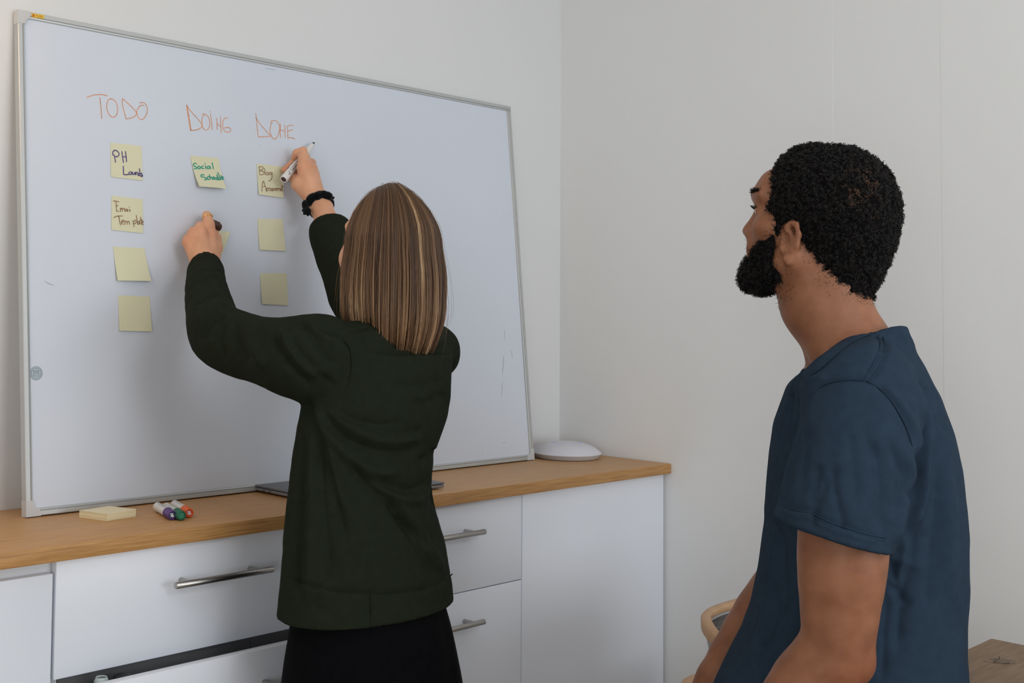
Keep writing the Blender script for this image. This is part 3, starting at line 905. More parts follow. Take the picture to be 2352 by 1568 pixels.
bm = bmesh.new()
bm.faces.new([bm.verts.new((*kpt((0.019 + 0.002 * math.sin(3 * t)) * math.cos(t) + 0.004, (0.0165 + 0.002 * math.cos(2 * t)) * math.sin(t)), 0.7404)) for t in np.linspace(0, 2 * math.pi, 28)[:-1]])
o = from_bm('knot', bm, MAT['knot'], tb)
if o.data.polygons[0].normal.z < 0:
    o.data.flip_normals()
o['label'] = 'dark cracked knot in the wood'
cr = [(1.1700, -1.3802, 0.7152), (1.1769, -1.3862, 0.7130), (1.1809, -1.3897, 0.7123), (1.1865, -1.3948, 0.7139), (1.1830, -1.3918, 0.7169)]
ck = []
for pts in ([(2258, 1517), (2270, 1519.5), (2281, 1521.5), (2290, 1517)], [(2281, 1513), (2292, 1514.5), (2296, 1508), (2291, 1507)], [(2284, 1521.5), (2300, 1523.5), (2312, 1523), (2319, 1521)]):
    ck.append(pts)
ck3 = [[(1.0730, -1.4122, 0.7407), (1.0733, -1.4202, 0.7407), (1.0743, -1.4272, 0.7407), (1.0935, -1.4258, 0.7407)],
       [(1.0996, -1.4182, 0.7407), (1.0993, -1.4258, 0.7407), (1.1192, -1.4215, 0.7407), (1.1190, -1.4182, 0.7407)],
       [(1.0743, -1.4272, 0.7407), (1.0788, -1.4370, 0.7407), (1.0881, -1.4431, 0.7407), (1.0974, -1.4446, 0.7407)]]
bm = bmesh.new()
for st in ck3:
    P = smooth_line(np.array(st)[:, :2] - np.array([0.55, -1.82]), 4)
    T = np.gradient(P, axis=0)
    T /= np.linalg.norm(T, axis=1, keepdims=True)
    L = [bm.verts.new((p[0] - t[1] * 0.0006, p[1] + t[0] * 0.0006, 0.7407)) for p, t in zip(P, T)]
    Rr = [bm.verts.new((p[0] + t[1] * 0.0006, p[1] - t[0] * 0.0006, 0.7407)) for p, t in zip(P, T)]
    for i in range(len(P) - 1):
        bm.faces.new((L[i], Rr[i], Rr[i + 1], L[i + 1]))
from_bm('crack', bm, MAT['crack'], o)
tag(tb, 'oak table with a cracked knot at the right edge, behind the seated man', 'table')

# ------------------------------------------------------------------ tub chair and stool by the right wall
CHX, CHY = 1.228, -1.128
ch = empty('tub_chair', (CHX, CHY, 0))


def shell_pt(s, h, off):
    """s along the back in [-1,1]; h height fraction; off outward."""
    ang = s * 2.05
    rx, ry = 0.238 + off, 0.275 + off
    k = 0.80 + 0.20 * h
    x = rx * k * math.copysign(abs(math.sin(ang)) ** 0.75, math.sin(ang))
    y = ry * k * math.copysign(abs(math.cos(ang)) ** 0.75, math.cos(ang))
    top = 0.700 - 0.050 * max(0.0, abs(s) - 0.30) ** 1.3 / 0.4
    z = 0.40 + (top - 0.40) * h
    return (x, y, z)


def shell_mesh(name, h0, h1, o0, o1, mat, ns=40, nh=8, s0=-1.0, s1=1.0):
    V, Fc = [], []
    for side in (o0, o1):
        for i in range(ns + 1):
            s = s0 + (s1 - s0) * i / ns
            for j in range(nh + 1):
                V.append(shell_pt(s, h0 + (h1 - h0) * j / nh, side))
    N = (ns + 1) * (nh + 1)
    for i in range(ns):
        for j in range(nh):
            a = i * (nh + 1) + j
            Fc.append((a, a + 1, a + nh + 2, a + nh + 1))
            Fc.append((N + a, N + a + nh + 1, N + a + nh + 2, N + a + 1))
        a, b2 = i * (nh + 1), (i + 1) * (nh + 1)
        Fc.append((a, b2, N + b2, N + a))
        Fc.append((a + nh, N + a + nh, N + b2 + nh, b2 + nh))
    for i in (0, ns):
        for j in range(nh):
            a = i * (nh + 1) + j
            Fc.append((a, N + a, N + a + 1, a + 1))
    bm_ = bmesh.new()
    vs = [bm_.verts.new(v) for v in V]
    for f in Fc:
        bm_.faces.new([vs[k] for k in f])
    return from_bm(name, bm_, mat, ch, smooth=True, angle=50)


shell_mesh('outer_shell', 0.0, 0.97, -0.004, 0.004, MAT['shell'])['label'] = 'pale outer shell'
shell_mesh('back_cushion', 0.02, 0.955, -0.034, -0.0045, MAT['fabric'], s0=-0.97, s1=0.97)['label'] = 'grey woven upholstery'
V = []
ns = 60
rimpts = []
for i in range(ns + 1):
    s = -1 + 2 * i / ns
    p = shell_pt(s, 1.0, 0.0)
    for (o_, z_) in ((0.0075, -0.016), (0.008, 0.004), (0.005, 0.0075), (-0.008, 0.0075), (-0.011, 0.004), (-0.010, -0.004), (-0.004, -0.006), (-0.003, -0.016)):
        q = shell_pt(s, 1.0, o_)
        V.append((q[0], q[1], q[2] + z_))
Fc = []
for i in range(ns):
    for j in range(8):
        k = (j + 1) % 8
        Fc.append((i * 8 + j, i * 8 + k, (i + 1) * 8 + k, (i + 1) * 8 + j))
Fc.append(tuple(range(8)))
Fc.append(tuple(ns * 8 + j for j in range(7, -1, -1)))
bm = bmesh.new()
vs = [bm.verts.new(v) for v in V]
for f in Fc:
    bm.faces.new([vs[k] for k in f])
from_bm('rim', bm, MAT['beech'], ch, smooth=True, angle=60)['label'] = 'light bentwood rim'
bm = bmesh.new()
prof_s = [(0.0, 0.405), (0.17, 0.405), (0.205, 0.415), (0.212, 0.435), (0.20, 0.455), (0.16, 0.464), (0.0, 0.466)]
lathe('seat', prof_s, MAT['fabric'], ch, n=40)
for (sx_, sy_) in ((1, 1), (-1, 1), (1, -1), (-1, -1)):
    tube('leg', [(0.21 * sx_, 0.21 * sy_, 0.0), (0.15 * sx_, 0.15 * sy_, 0.41)], [0.011, 0.016], MAT['beech'], ch, n=12)
tag(ch, 'grey upholstered tub chair with a light wooden rim, half hidden behind the man', 'chair')

st = empty('stool', (1.535, -0.700, -0.0))
lathe('seat', [(0, 0.402), (0.118, 0.402), (0.134, 0.4085), (0.140, 0.418), (0.138, 0.423), (0.130, 0.425), (0.09, 0.420), (0, 0.418)], MAT['beech'], st, n=48)
for k in range(4):
    a = math.pi / 4 + k * math.pi / 2
    tube('leg', [(0.135 * math.cos(a), 0.135 * math.sin(a), 0), (0.085 * math.cos(a), 0.085 * math.sin(a), 0.404)], [0.010, 0.013], MAT['beech'], st, n=12)
tag(st, 'low light wooden stool behind the man\'s forearm', 'stool')


# ------------------------------------------------------------------ bodies: smooth volumes turned into surfaces
class Field:
    def __init__(s, lo, hi, h):
        s.h = h
        s.lo = np.array(lo, float)
        s.n = np.ceil((np.array(hi, float) - s.lo) / h).astype(int) + 1
        s.a = np.full(s.n, 1.0, np.float32)

    def win(s, lo, hi, pad):
        i0 = np.clip(np.floor((np.array(lo) - pad - s.lo) / s.h).astype(int), 0, s.n)
        i1 = np.clip(np.ceil((np.array(hi) + pad - s.lo) / s.h).astype(int) + 1, 0, s.n)
        ax = [(s.lo[k] + s.h * np.arange(i0[k], i1[k])).astype(np.float32) for k in range(3)]
        sl = tuple(slice(i0[k], i1[k]) for k in range(3))
        return sl, ax[0][:, None, None], ax[1][None, :, None], ax[2][None, None, :]

    def mix(s, lo, hi, fn, k=0.01, mode='add'):
        sl, X, Y, Z = s.win(lo, hi, k + 4 * s.h)
        a = s.a[sl]
        if a.size == 0:
            return
        d = fn(X, Y, Z).astype(np.float32)
        if mode == 'add':
            hh = np.maximum(k - np.abs(a - d), 0) / k
            s.a[sl] = np.minimum(a, d) - hh * hh * (k * 0.25)
        elif mode == 'sub':
            d = -d
            hh = np.maximum(k - np.abs(a - d), 0) / k
            s.a[sl] = np.maximum(a, d) + hh * hh * (k * 0.25)

    def cone(s, p0, p1, r0, r1, k=0.01, mode='add'):
        p0, p1 = np.array(p0, float), np.array(p1, float)
        ab = p1 - p0
        L2 = float(ab @ ab) + 1e-12
        r = max(r0, r1)

        def fn(X, Y, Z):
            t = np.clip(((X - p0[0]) * ab[0] + (Y - p0[1]) * ab[1] + (Z - p0[2]) * ab[2]) / L2, 0, 1)
            return np.sqrt((X - p0[0] - t * ab[0]) ** 2 + (Y - p0[1] - t * ab[1]) ** 2 + (Z - p0[2] - t * ab[2]) ** 2) - (r0 + (r1 - r0) * t)
        s.mix(np.minimum(p0, p1) - r, np.maximum(p0, p1) + r, fn, k, mode)

    def chain(s, P, Rr, k=0.01, mode='add', sub=0):
        P, Rr = np.array(P, float), np.array(Rr, float)
        if sub:
            Q = smooth_line(np.c_[P, Rr], sub)
            P, Rr = Q[:, :3], Q[:, 3]
        for i in range(len(P) - 1):
            s.cone(P[i], P[i + 1], Rr[i], Rr[i + 1], k if i == 0 else min(k, 0.004 + 0.3 * Rr[i]), mode)

    def ell(s, c, rad, M=None, k=0.01, mode='add'):
        c, rad = np.array(c, float), np.array(rad, float)
        M = np.eye(3) if M is None else np.array(M, float)      # rows: local axes in world
        ext = np.sqrt(((M * rad[:, None]) ** 2).sum(0))

        def fn(X, Y, Z):
            u = [(X - c[0]) * M[i][0] + (Y - c[1]) * M[i][1] + (Z - c[2]) * M[i][2] for i in range(3)]
            k0 = np.sqrt((u[0] / rad[0]) ** 2 + (u[1] / rad[1]) ** 2 + (u[2] / rad[2]) ** 2)
            k1 = np.sqrt((u[0] / rad[0] ** 2) ** 2 + (u[1] / rad[1] ** 2) ** 2 + (u[2] / rad[2] ** 2) ** 2)
            return k0 * (k0 - 1) / np.maximum(k1, 1e-6)
        s.mix(c - ext, c + ext, fn, k, mode)

    def loft(s, rows, yaw, k=0.02, mode='add', cap0=0.0, cap1=0.0, ex=2.0):
        """rows of (z, cx, cy, a, b): stacked ovals, a across the facing direction, b along it."""
        T = np.array(sorted(rows), float)
        zz = np.linspace(T[0, 0], T[-1, 0], 120)
        T2 = np.stack([np.interp(zz, T[:, 0], T[:, i]) for i in range(5)], 1)
        ker = np.array([1, 2, 3, 2, 1]) / 9.0
        for i in range(1, 5):
            e = np.pad(T2[:, i], 2, mode='edge')
            T2[:, i] = np.convolve(e, ker, 'valid')
        ca, sa = math.cos(math.radians(yaw)), math.sin(math.radians(yaw))
        R_ = max(T[:, 3].max(), T[:, 4].max())
        lo = (T[:, 1].min() - R_, T[:, 2].min() - R_, T[0, 0] - cap0)
        hi = (T[:, 1].max() + R_, T[:, 2].max() + R_, T[-1, 0] + cap1)

        def fn(X, Y, Z):
            z = Z[0, 0, :]
            cx, cy, a, b = [np.interp(z, zz, T2[:, i]).astype(np.float32)[None, None, :] for i in range(1, 5)]
            u = (X - cx) * ca + (Y - cy) * sa
            v = -(X - cx) * sa + (Y - cy) * ca
            if ex == 2.0:
                k0 = np.sqrt((u / a) ** 2 + (v / b) ** 2)
                k1 = np.sqrt((u / a ** 2) ** 2 + (v / b ** 2) ** 2)
                d = k0 * (k0 - 1) / np.maximum(k1, 1e-5)
            else:
                k0 = ((np.abs(u) / a) ** ex + (np.abs(v) / b) ** ex) ** (1 / ex)
                d = (k0 - 1) * np.minimum(a, b)
            dz = np.maximum(zz[0] - cap0 - Z, Z - zz[-1] - cap1)
            return np.maximum(d, dz + np.zeros_like(d))
        s.mix(lo, hi, fn, k, mode)

    def cut(s, p, nrm):
        """remove everything on the side the normal points to."""
        p, nrm = np.array(p, float), np.array(nrm, float)
        nrm /= np.linalg.norm(nrm)
        X, Y, Z = [(s.lo[k] + s.h * np.arange(s.n[k])).astype(np.float32) for k in range(3)]
        d = (X[:, None, None] - p[0]) * nrm[0] + (Y[None, :, None] - p[1]) * nrm[1] + (Z[None, None, :] - p[2]) * nrm[2]
        s.a = np.maximum(s.a, d.astype(np.float32))

    def surface(s, smooth=2):
        a = s.a
        a[0], a[-1], a[:, 0], a[:, -1], a[:, :, 0], a[:, :, -1] = [np.maximum(q, 1e-4) for q in (a[0], a[-1], a[:, 0], a[:, -1], a[:, :, 0], a[:, :, -1])]
        S = a < 0
        nx, ny, nz = S.shape
        cnt = np.zeros((nx - 1, ny - 1, nz - 1), np.uint8)
        for dx in (0, 1):
            for dy in (0, 1):
                for dz in (0, 1):
                    cnt += S[dx:nx - 1 + dx, dy:ny - 1 + dy, dz:nz - 1 + dz]
        act = (cnt > 0) & (cnt < 8)
        I = np.argwhere(act)
        idx = np.full(act.shape, -1, np.int32)
        idx[act] = np.arange(len(I))
        acc = np.zeros((len(I), 3))
        num = np.zeros(len(I))
        cor = np.array([(i >> 2 & 1, i >> 1 & 1, i & 1) for i in range(8)])
        val = [a[I[:, 0] + c[0], I[:, 1] + c[1], I[:, 2] + c[2]].astype(float) for c in cor]
        for i in range(8):
            for j in range(i + 1, 8):
                if np.abs(cor[i] - cor[j]).sum() == 1:
                    m = (val[i] < 0) != (val[j] < 0)
                    t = np.where(m, val[i] / np.where(m, val[i] - val[j], 1), 0)
                    acc += m[:, None] * (cor[i] + t[:, None] * (cor[j] - cor[i]))
                    num += m
        V = s.lo + s.h * (I + acc / np.maximum(num, 1)[:, None])
        Q = []
        for ax in range(3):
            b, c = (ax + 1) % 3, (ax + 2) % 3
            sl0 = [slice(1, None)] * 3
            sl1 = [slice(1, None)] * 3
            sl0[ax], sl1[ax] = slice(0, -1), slice(1, None)
            s0, s1 = S[tuple(sl0)], S[tuple(sl1)]
            off = np.ones(3, int)
            off[ax] = 0
            for (m, fl) in ((s0 & ~s1, False), (~s0 & s1, True)):
                E = np.argwhere(m) + off
                if len(E) == 0:
                    continue
                ok = np.all(E <= np.array(act.shape) - 1, 1)
                E = E[ok]
                eb, ec = np.zeros(3, int), np.zeros(3, int)
                eb[b], ec[c] = 1, 1
                q = [idx[tuple((E - d).T)] for d in (eb + ec, ec, np.zeros(3, int), eb)]
                q = np.stack(q, 1)
                Q.append(q[:, ::-1] if fl else q)
        Q = np.vstack(Q)
        Q = Q[(Q >= 0).all(1)]
        V = relax(V, Q, smooth)
        return V, Q


def neigh(V, Q):
    e = np.vstack([Q[:, [0, 1]], Q[:, [1, 2]], Q[:, [2, 3]], Q[:, [3, 0]]])
    return np.vstack([e, e[:, ::-1]])


def relax(V, Q, it, w=0.5):
    if not it:
        return V
    e = neigh(V, Q)
    deg = np.bincount(e[:, 0], minlength=len(V)).astype(float)
    for _ in range(it):
        A = np.stack([np.bincount(e[:, 0], V[e[:, 1], k], minlength=len(V)) for k in range(3)], 1) / np.maximum(deg, 1)[:, None]
        V = V * (1 - w) + A * w
    return V


def normals(V, Q):
    n = np.cross(V[Q[:, 2]] - V[Q[:, 0]], V[Q[:, 3]] - V[Q[:, 1]])
    N = np.zeros_like(V)
    for k in range(4):
        for c in range(3):
            N[:, c] += np.bincount(Q[:, k], n[:, c], minlength=len(V))
    return N / (np.linalg.norm(N, axis=1, keepdims=True) + 1e-12)


def noise3(P, seed=0):
    """smooth value noise in [-1,1]."""
    r = np.random.default_rng(seed)
    tab = r.uniform(-1, 1, 4096)
    I = np.floor(P).astype(np.int64)
    Fr = P - I
    Fr = Fr * Fr * (3 - 2 * Fr)
    out = 0
    for dx in (0, 1):
        for dy in (0, 1):
            for dz in (0, 1):
                h = ((I[:, 0] + dx) * 73856093 ^ (I[:, 1] + dy) * 19349663 ^ (I[:, 2] + dz) * 83492791) & 4095
                w = (Fr[:, 0] if dx else 1 - Fr[:, 0]) * (Fr[:, 1] if dy else 1 - Fr[:, 1]) * (Fr[:, 2] if dz else 1 - Fr[:, 2])
                out = out + w * tab[h]
    return out


SIDE = np.array((0.6685, 0.7408, -0.0657))     # direction used to lay fold lines on the cloth


def fold(V, N, lines, gain=1.0, SIDE=SIDE):
    """press or raise cloth along lines: (points, amplitude, width). Each line is first dropped onto the cloth."""
    D_ = np.zeros(len(V))
    A_ = np.cross(SIDE, (0, 0, 1.0))
    A_ /= np.linalg.norm(A_)
    B_ = np.cross(A_, SIDE)
    facing = (N @ SIDE) < 0.15
    u, v, w = V @ A_, V @ B_, V @ SIDE
    for (pts, amp, wid) in lines:
        P = smooth_line(np.array(pts, float), 4)
        pu, pv = P @ A_, P @ B_
        lo_u, hi_u, lo_v, hi_v = pu.min() - 3 * wid, pu.max() + 3 * wid, pv.min() - 3 * wid, pv.max() + 3 * wid
        ids = np.where(facing & (u > lo_u) & (u < hi_u) & (v > lo_v) & (v < hi_v))[0]
        if len(ids) == 0:
            continue
        # depth of the line on the cloth: nearest facing vertex per point
        best = np.full(len(ids), 9.0)
        tpos = np.zeros(len(ids))
        n = len(P) - 1
        for i in range(n):
            ax_, ay_ = pu[i], pv[i]
            bx_, by_ = pu[i + 1] - ax_, pv[i + 1] - ay_
            t = np.clip(((u[ids] - ax_) * bx_ + (v[ids] - ay_) * by_) / (bx_ * bx_ + by_ * by_ + 1e-12), 0, 1)
            dd = np.hypot(u[ids] - ax_ - t * bx_, v[ids] - ay_ - t * by_)
            m = dd < best
            best[m] = dd[m]
            tpos[m] = ((i + t) / n)[m]
        core = ids[best < 0.02]
        wmin = np.min(w[core]) if len(core) else 0
        env = np.clip(np.minimum(tpos, 1 - tpos) * 6, 0, 1)
        env = env * env * (3 - 2 * env)
        D_[ids] += math.copysign(min(abs(gain * amp), 0.95 * wid), amp) * env * np.exp(-(best / (0.85 * wid)) ** (1.35 if amp < 0 else 2.0)) * (w[ids] < wmin + 0.22)
    return V + N * D_[:, None]


def seams(name, V, N, lines, rad, mat, parent, origin, SIDE=SIDE):
    """stitched seams: fine raised cords lying on the cloth along the given lines."""
    A_ = np.cross(SIDE, (0, 0, 1.0))
    A_ /= np.linalg.norm(A_)
    B_ = np.cross(A_, SIDE)
    ok = (N @ SIDE) < 0.05
    Vf = V[ok]
    u, v, w = Vf @ A_, Vf @ B_, Vf @ SIDE
    for pts in lines:
        P = smooth_line(np.array(pts, float), 8)
        q = []
        for p in P:
            du, dv = u - p @ A_, v - p @ B_
            m = np.where(du * du + dv * dv < 0.0055 ** 2)[0]
            if len(m) == 0:
                continue
            near = m[w[m] < w[m].min() + 0.03]
            q.append((p @ A_, p @ B_, w[near].mean()))
        if len(q) < 4:
            continue
        q = np.array(q)
        for _ in range(3):
            q[1:-1, 2] = 0.25 * q[:-2, 2] + 0.5 * q[1:-1, 2] + 0.25 * q[2:, 2]
        path = q[:, :1] * A_ + q[:, 1:2] * B_ + q[:, 2:] * SIDE - SIDE * rad * 0.35
        tube(name, path - origin, rad, mat, parent, n=8)


def attr(o, name, vals):
    at = o.data.attributes.new(name, 'FLOAT', 'POINT')
    at.data.foreach_set('value', np.asarray(vals, np.float32))


def skin_mat(name, col, dark, rough=0.5, scale=1.0):
    m = M_node(name, col, rough, spec=0.35, sss=0.12, bump=(340, 0.12, 0.0008))
    nt = m.node_tree
    b_ = nt.nodes['Principled BSDF']
    tc = nt.nodes.new('ShaderNodeTexCoord')
    nz = nt.nodes.new('ShaderNodeTexNoise')
    nz.inputs['Scale'].default_value = 28 * scale
    nz.inputs['Detail'].default_value = 5
    nt.links.new(tc.outputs['Object'], nz.inputs['Vector'])
    r = nt.nodes.new('ShaderNodeValToRGB')
    r.color_ramp.elements[0].position, r.color_ramp.elements[0].color = 0.3, (*dark, 1)
    r.color_ramp.elements[1].position, r.color_ramp.elements[1].color = 0.68, (*col, 1)
    nt.links.new(nz.outputs['Fac'], r.inputs['Fac'])
    # lips, nails and knuckles carry their own tint
    at = nt.nodes.new('ShaderNodeAttribute')
    at.attribute_name = 'tint'
    mx = nt.nodes.new('ShaderNodeMixRGB')
    mx.blend_type = 'MULTIPLY'
    mx.inputs[2].default_value = (1.0, 0.62, 0.55, 1)
    nt.links.new(at.outputs['Fac'], mx.inputs[0])
    nt.links.new(r.outputs['Color'], mx.inputs[1])
    nt.links.new(mx.outputs[0], b_.inputs['Base Color'])
    return m


def cloth_mat(name, col, amt=0.12, rough=0.9, sheen=0.15, wscale=700, weave=0.25):
    return M_node(name, col, rough, spec=0.06, sheen=sheen, noise=(60, amt, (1, 1, 1)), bump=(wscale, weave, 0.0015))


MAT.update(
    skin_w=skin_mat('fair_skin', (0.80, 0.43, 0.27), (0.68, 0.345, 0.205)),
    skin_m=skin_mat('brown_skin', (0.330, 0.140, 0.073), (0.235, 0.094, 0.046)),
    sweater=cloth_mat('dark_green_knit', (0.0150, 0.0195, 0.0118), 0.10, sheen=0.0),
    skirt=cloth_mat('black_wool', (0.0032, 0.0032, 0.0042), 0.2, sheen=0.0),
    shirt=cloth_mat('faded_navy_cotton', (0.0230, 0.0400, 0.0640), 0.09, sheen=0.0, wscale=500),
    denim=cloth_mat('dark_trouser_cloth', (0.02, 0.022, 0.028), 0.15),
    shoe=M_node('black_leather', (0.012, 0.011, 0.011), 0.45, noise=(40, 0.2, (1, 1, 1))),
    scrunchie=cloth_mat('black_scrunchie', (0.004, 0.005, 0.006), 0.3, sheen=0.1),
    gold=M_node('gold', (0.85, 0.56, 0.22), 0.28, metal=1.0, noise=(60, 0.05, (1, 1, 1))),
    eye=M_node('eye_white', (0.70, 0.66, 0.62), 0.25, noise=(30, 0.03, (1, 1, 1))),
    iris=M_node('dark_iris', (0.02, 0.011, 0.007), 0.2, noise=(60, 0.3, (1, 1, 1))),
)


def strand_mat(name, cols, rough, attr_name='shade', spec=0.45):
    m = bpy.data.materials.new(name)
    m.use_nodes = True
    nt = m.node_tree
    b_ = nt.nodes['Principled BSDF']
    b_.inputs['Roughness'].default_value = rough
    b_.inputs['Specular IOR Level'].default_value = spec
    at = nt.nodes.new('ShaderNodeAttribute')
    at.attribute_name = attr_name
    r = nt.nodes.new('ShaderNodeValToRGB')
    e = r.color_ramp.elements
    e[0].position, e[0].color = cols[0][0], (*cols[0][1], 1)
    e[1].position, e[1].color = cols[-1][0], (*cols[-1][1], 1)
    for p_, c_ in cols[1:-1]:
        k = e.new(p_)
        k.color = (*c_, 1)
    nt.links.new(at.outputs['Fac'], r.inputs['Fac'])
    nt.links.new(r.outputs['Color'], b_.inputs['Base Color'])
    return m


def strand_mesh(name, paths, rad, mat, parent, shade, sides=3):
    """paths (n, m, 3) -> one mesh of thin tapering strands."""
    n, m, _ = paths.shape
    T = np.gradient(paths, axis=1)
    T /= np.linalg.norm(T, axis=2, keepdims=True) + 1e-9
    ref = np.random.default_rng(n).normal(0, 1, (n, 1, 3))
    A = np.cross(T, ref)
    A /= np.linalg.norm(A, axis=2, keepdims=True) + 1e-9
    B = np.cross(T, A)
    taper = np.ones(m)
    taper[0], taper[-1], taper[-2] = 0.6, 0.35, 0.75
    V = np.zeros((n, m, sides, 3))
    rad = np.broadcast_to(np.asarray(rad, float).reshape(-1, 1), (n, 1))
    for k in range(sides):
        t = 2 * math.pi * k / sides
        V[:, :, k] = paths + (math.cos(t) * A + math.sin(t) * B) * (rad * taper[None, :])[:, :, None]
    base = (np.arange(n) * m * sides)[:, None, None]
    i = np.arange(m - 1)[None, :, None] * sides
    j = np.arange(sides)[None, None, :]
    k = (j + 1) % sides
    Q = np.stack([base + i + j, base + i + k, base + i + sides + k, base + i + sides + j], -1).reshape(-1, 4)
    o = mesh_np(name, V.reshape(-1, 3), Q, mat, parent)
    sh = np.repeat(np.asarray(shade), m * sides) if np.ndim(shade) == 1 else np.repeat(np.asarray(shade).reshape(-1), sides)
    attr(o, 'shade', np.clip(sh, 0, 1))
    return o


# ------------------------------------------------------------------ the woman at the whiteboard
WPX = np.array((0.47, -0.585, 0.0))
woman = empty('person', WPX)
tag(woman, 'woman with shoulder-length hair in a dark green sweater writing at the whiteboard', 'person')
H = 0.0032
f = Field((0.20, -0.80, -0.005), (0.86, 0.0, 1.74), H)
# --- pelvis, legs, trunk
S_L, S_R = np.array((0.318, -0.575, 1.212)), np.array((0.652, -0.540, 1.232))
f.loft([(0.68, .438, -.582, .130, .088), (0.78, .434, -.582, .138, .090), (0.92, .420, -.578, .106, .068), (1.02, .418, -.576, .102, .066), (1.12, .442, -.578, .118, .074), (1.20, .466, -.575, .138, .080), (1.240, .475, -.57, .085, .055)], 0, 0.03)
for sx in (-1, 1):
    hip, knee, ank = (.440 + .075 * sx, -.592, .72), (.448 + .080 * sx, -.595, .41), (.455 + .080 * sx, -.625, .075)
    f.chain([hip, knee], [.074, .053], 0.03)
    f.chain([knee, (knee[0], knee[1] - .018, .31), ank], [.053, .055, .034], 0.02)
    f.chain([(ank[0], ank[1], .045), (ank[0] + .012 * sx, ank[1] + .17, .03)], [.036, .026], 0.02)
# --- neck and head
HC = np.array((0.4883, -0.5732, 1.4529))
NB = np.array((.478, -.570, 1.235))
f.chain([NB, HC + np.array((-0.004, -.005, -.075))], [.056, .050], 0.03)
hf = np.array((-.10, .99, .04))
hf /= np.linalg.norm(hf)
hl = np.cross((0, 0, 1.0), hf)
hl /= np.linalg.norm(hl)
hu = np.cross(hf, hl)
HM = np.stack([hf, hl, hu])


def hw(x, y, z):
    return HC + hf * x + hl * y + hu * z


f.ell(hw(0.0, 0, .010), (.086, .069, .082), HM, 0.02)
f.ell(hw(.045, 0, -.055), (.046, .052, .066), HM, 0.03)
for sy in (-1, 1):
    f.cone(hw(.008, .050 * sy, -.062), hw(.072, .014 * sy, -.108), .018, .016, 0.02)
    f.ell(hw(.050, .043 * sy, -.044), (.030, .024, .028), HM, 0.02)          # cheek
    f.ell(hw(.086, .029 * sy, .004), (.016, .016, .011), HM, 0.008, 'sub')    # eye socket
    f.ell(hw(.0695, .029 * sy, .002), (.0122, .0125, .0122), HM, 0.004)
    f.ell(hw(.083, .029 * sy, .003), (.006, .0095, .004), HM, 0.002, 'sub')
    f.cone(hw(.079, .014 * sy, .020), hw(.069, .042 * sy, .019), .006, .005, 0.015)
    f.ell(hw(-.002, .070 * sy, -.022), (.016, .008, .027), HM, 0.006)         # ear
    f.ell(hw(.004, .078 * sy, -.018), (.009, .005, .015), HM, 0.004, 'sub')
f.cone(hw(.086, 0, .006), hw(.105, 0, -.028), .007, .0095, 0.012)            # nose
for sy in (-1, 1):
    f.ell(hw(.096, .009 * sy, -.032), (.009, .007, .006), HM, 0.006)
f.cone(hw(.091, -.016, -.056), hw(.091, .016, -.056), .0050, .0050, 0.008)
f.cone(hw(.090, -.014, -.065), hw(.090, .014, -.065), .0060, .0060, 0.006)
f.ell(hw(.082, 0, -.092), (.016, .018, .014), HM, 0.015)
# --- left arm
E_L = np.array((0.2494, -0.3434, 1.2638))
W_L = np.array((0.3773, -0.1183, 1.4096))
f.chain([S_L, (S_L + E_L) / 2, E_L], [.050, .043, .037], 0.03)
f.chain([E_L, E_L * .45 + W_L * .55 + np.array((0, 0, -.005)), W_L], [.038, .033, .0255], 0.02)
# left hand: back of the hand towards the room, fingers folded on the note
lm = [np.array(q) for q in ((0.4028, -0.0992, 1.4725), (0.3757, -0.1019, 1.4765), (0.3574, -0.0987, 1.4672), (0.3479, -0.0918, 1.4557))]
lw = [np.array(q) for q in ((0.3949, -0.1135, 1.4179), (0.3811, -0.1157, 1.4154), (0.3696, -0.1148, 1.4149), (0.3611, -0.1109, 1.4128))]
for a_, b_, r0, r1 in zip(lw, lm, (.0165, .0165, .016, .0145), (.0128, .0128, .0122, .0112)):
    f.cone(a_, b_, r0, r1, 0.010)
f.cone(W_L, np.mean(lw, 0), .0255, .021, 0.015)
f.ell(np.array((0.3823, -0.0931, 1.4424)), (.030, .016, .034), None, 0.012)
f.chain([lm[0], (0.3987, -0.0969, 1.4969), (0.3990, -0.0892, 1.5139)], [.0128, .0116, .0108], 0.006)
f.chain([(0.3990, -0.0892, 1.5139), (0.4090, -0.0717, 1.5185), (0.4247, -0.0563, 1.5122)], [.0108, .0098, .0080], 0.003)
f.chain([lm[1], (0.3781, -0.0928, 1.4874), (0.3897, -0.0751, 1.4937), (0.4097, -0.0605, 1.4890), (0.4222, -0.0593, 1.4801)], [.0128, .0110, .0098, .0088, .0076], 0.005)
f.chain([lm[2], (0.3628, -0.0877, 1.4773), (0.3746, -0.0712, 1.4816), (0.3935, -0.0598, 1.4746), (0.4040, -0.0596, 1.4666)], [.0122, .0104, .0092, .0082, .0072], 0.005)
f.chain([lm[3], (0.3542, -0.0810, 1.4631), (0.3638, -0.0678, 1.4651), (0.3789, -0.0602, 1.4605), (0.3877, -0.0607, 1.4552)], [.0112, .0092, .0080, .0072, .0064], 0.005)
f.chain([(0.4051, -0.1048, 1.4242), (0.4173, -0.0995, 1.4486), (0.4270, -0.0846, 1.4678), (0.4346, -0.0645, 1.4893)], [.0165, .0128, .0104, .0080], 0.010)
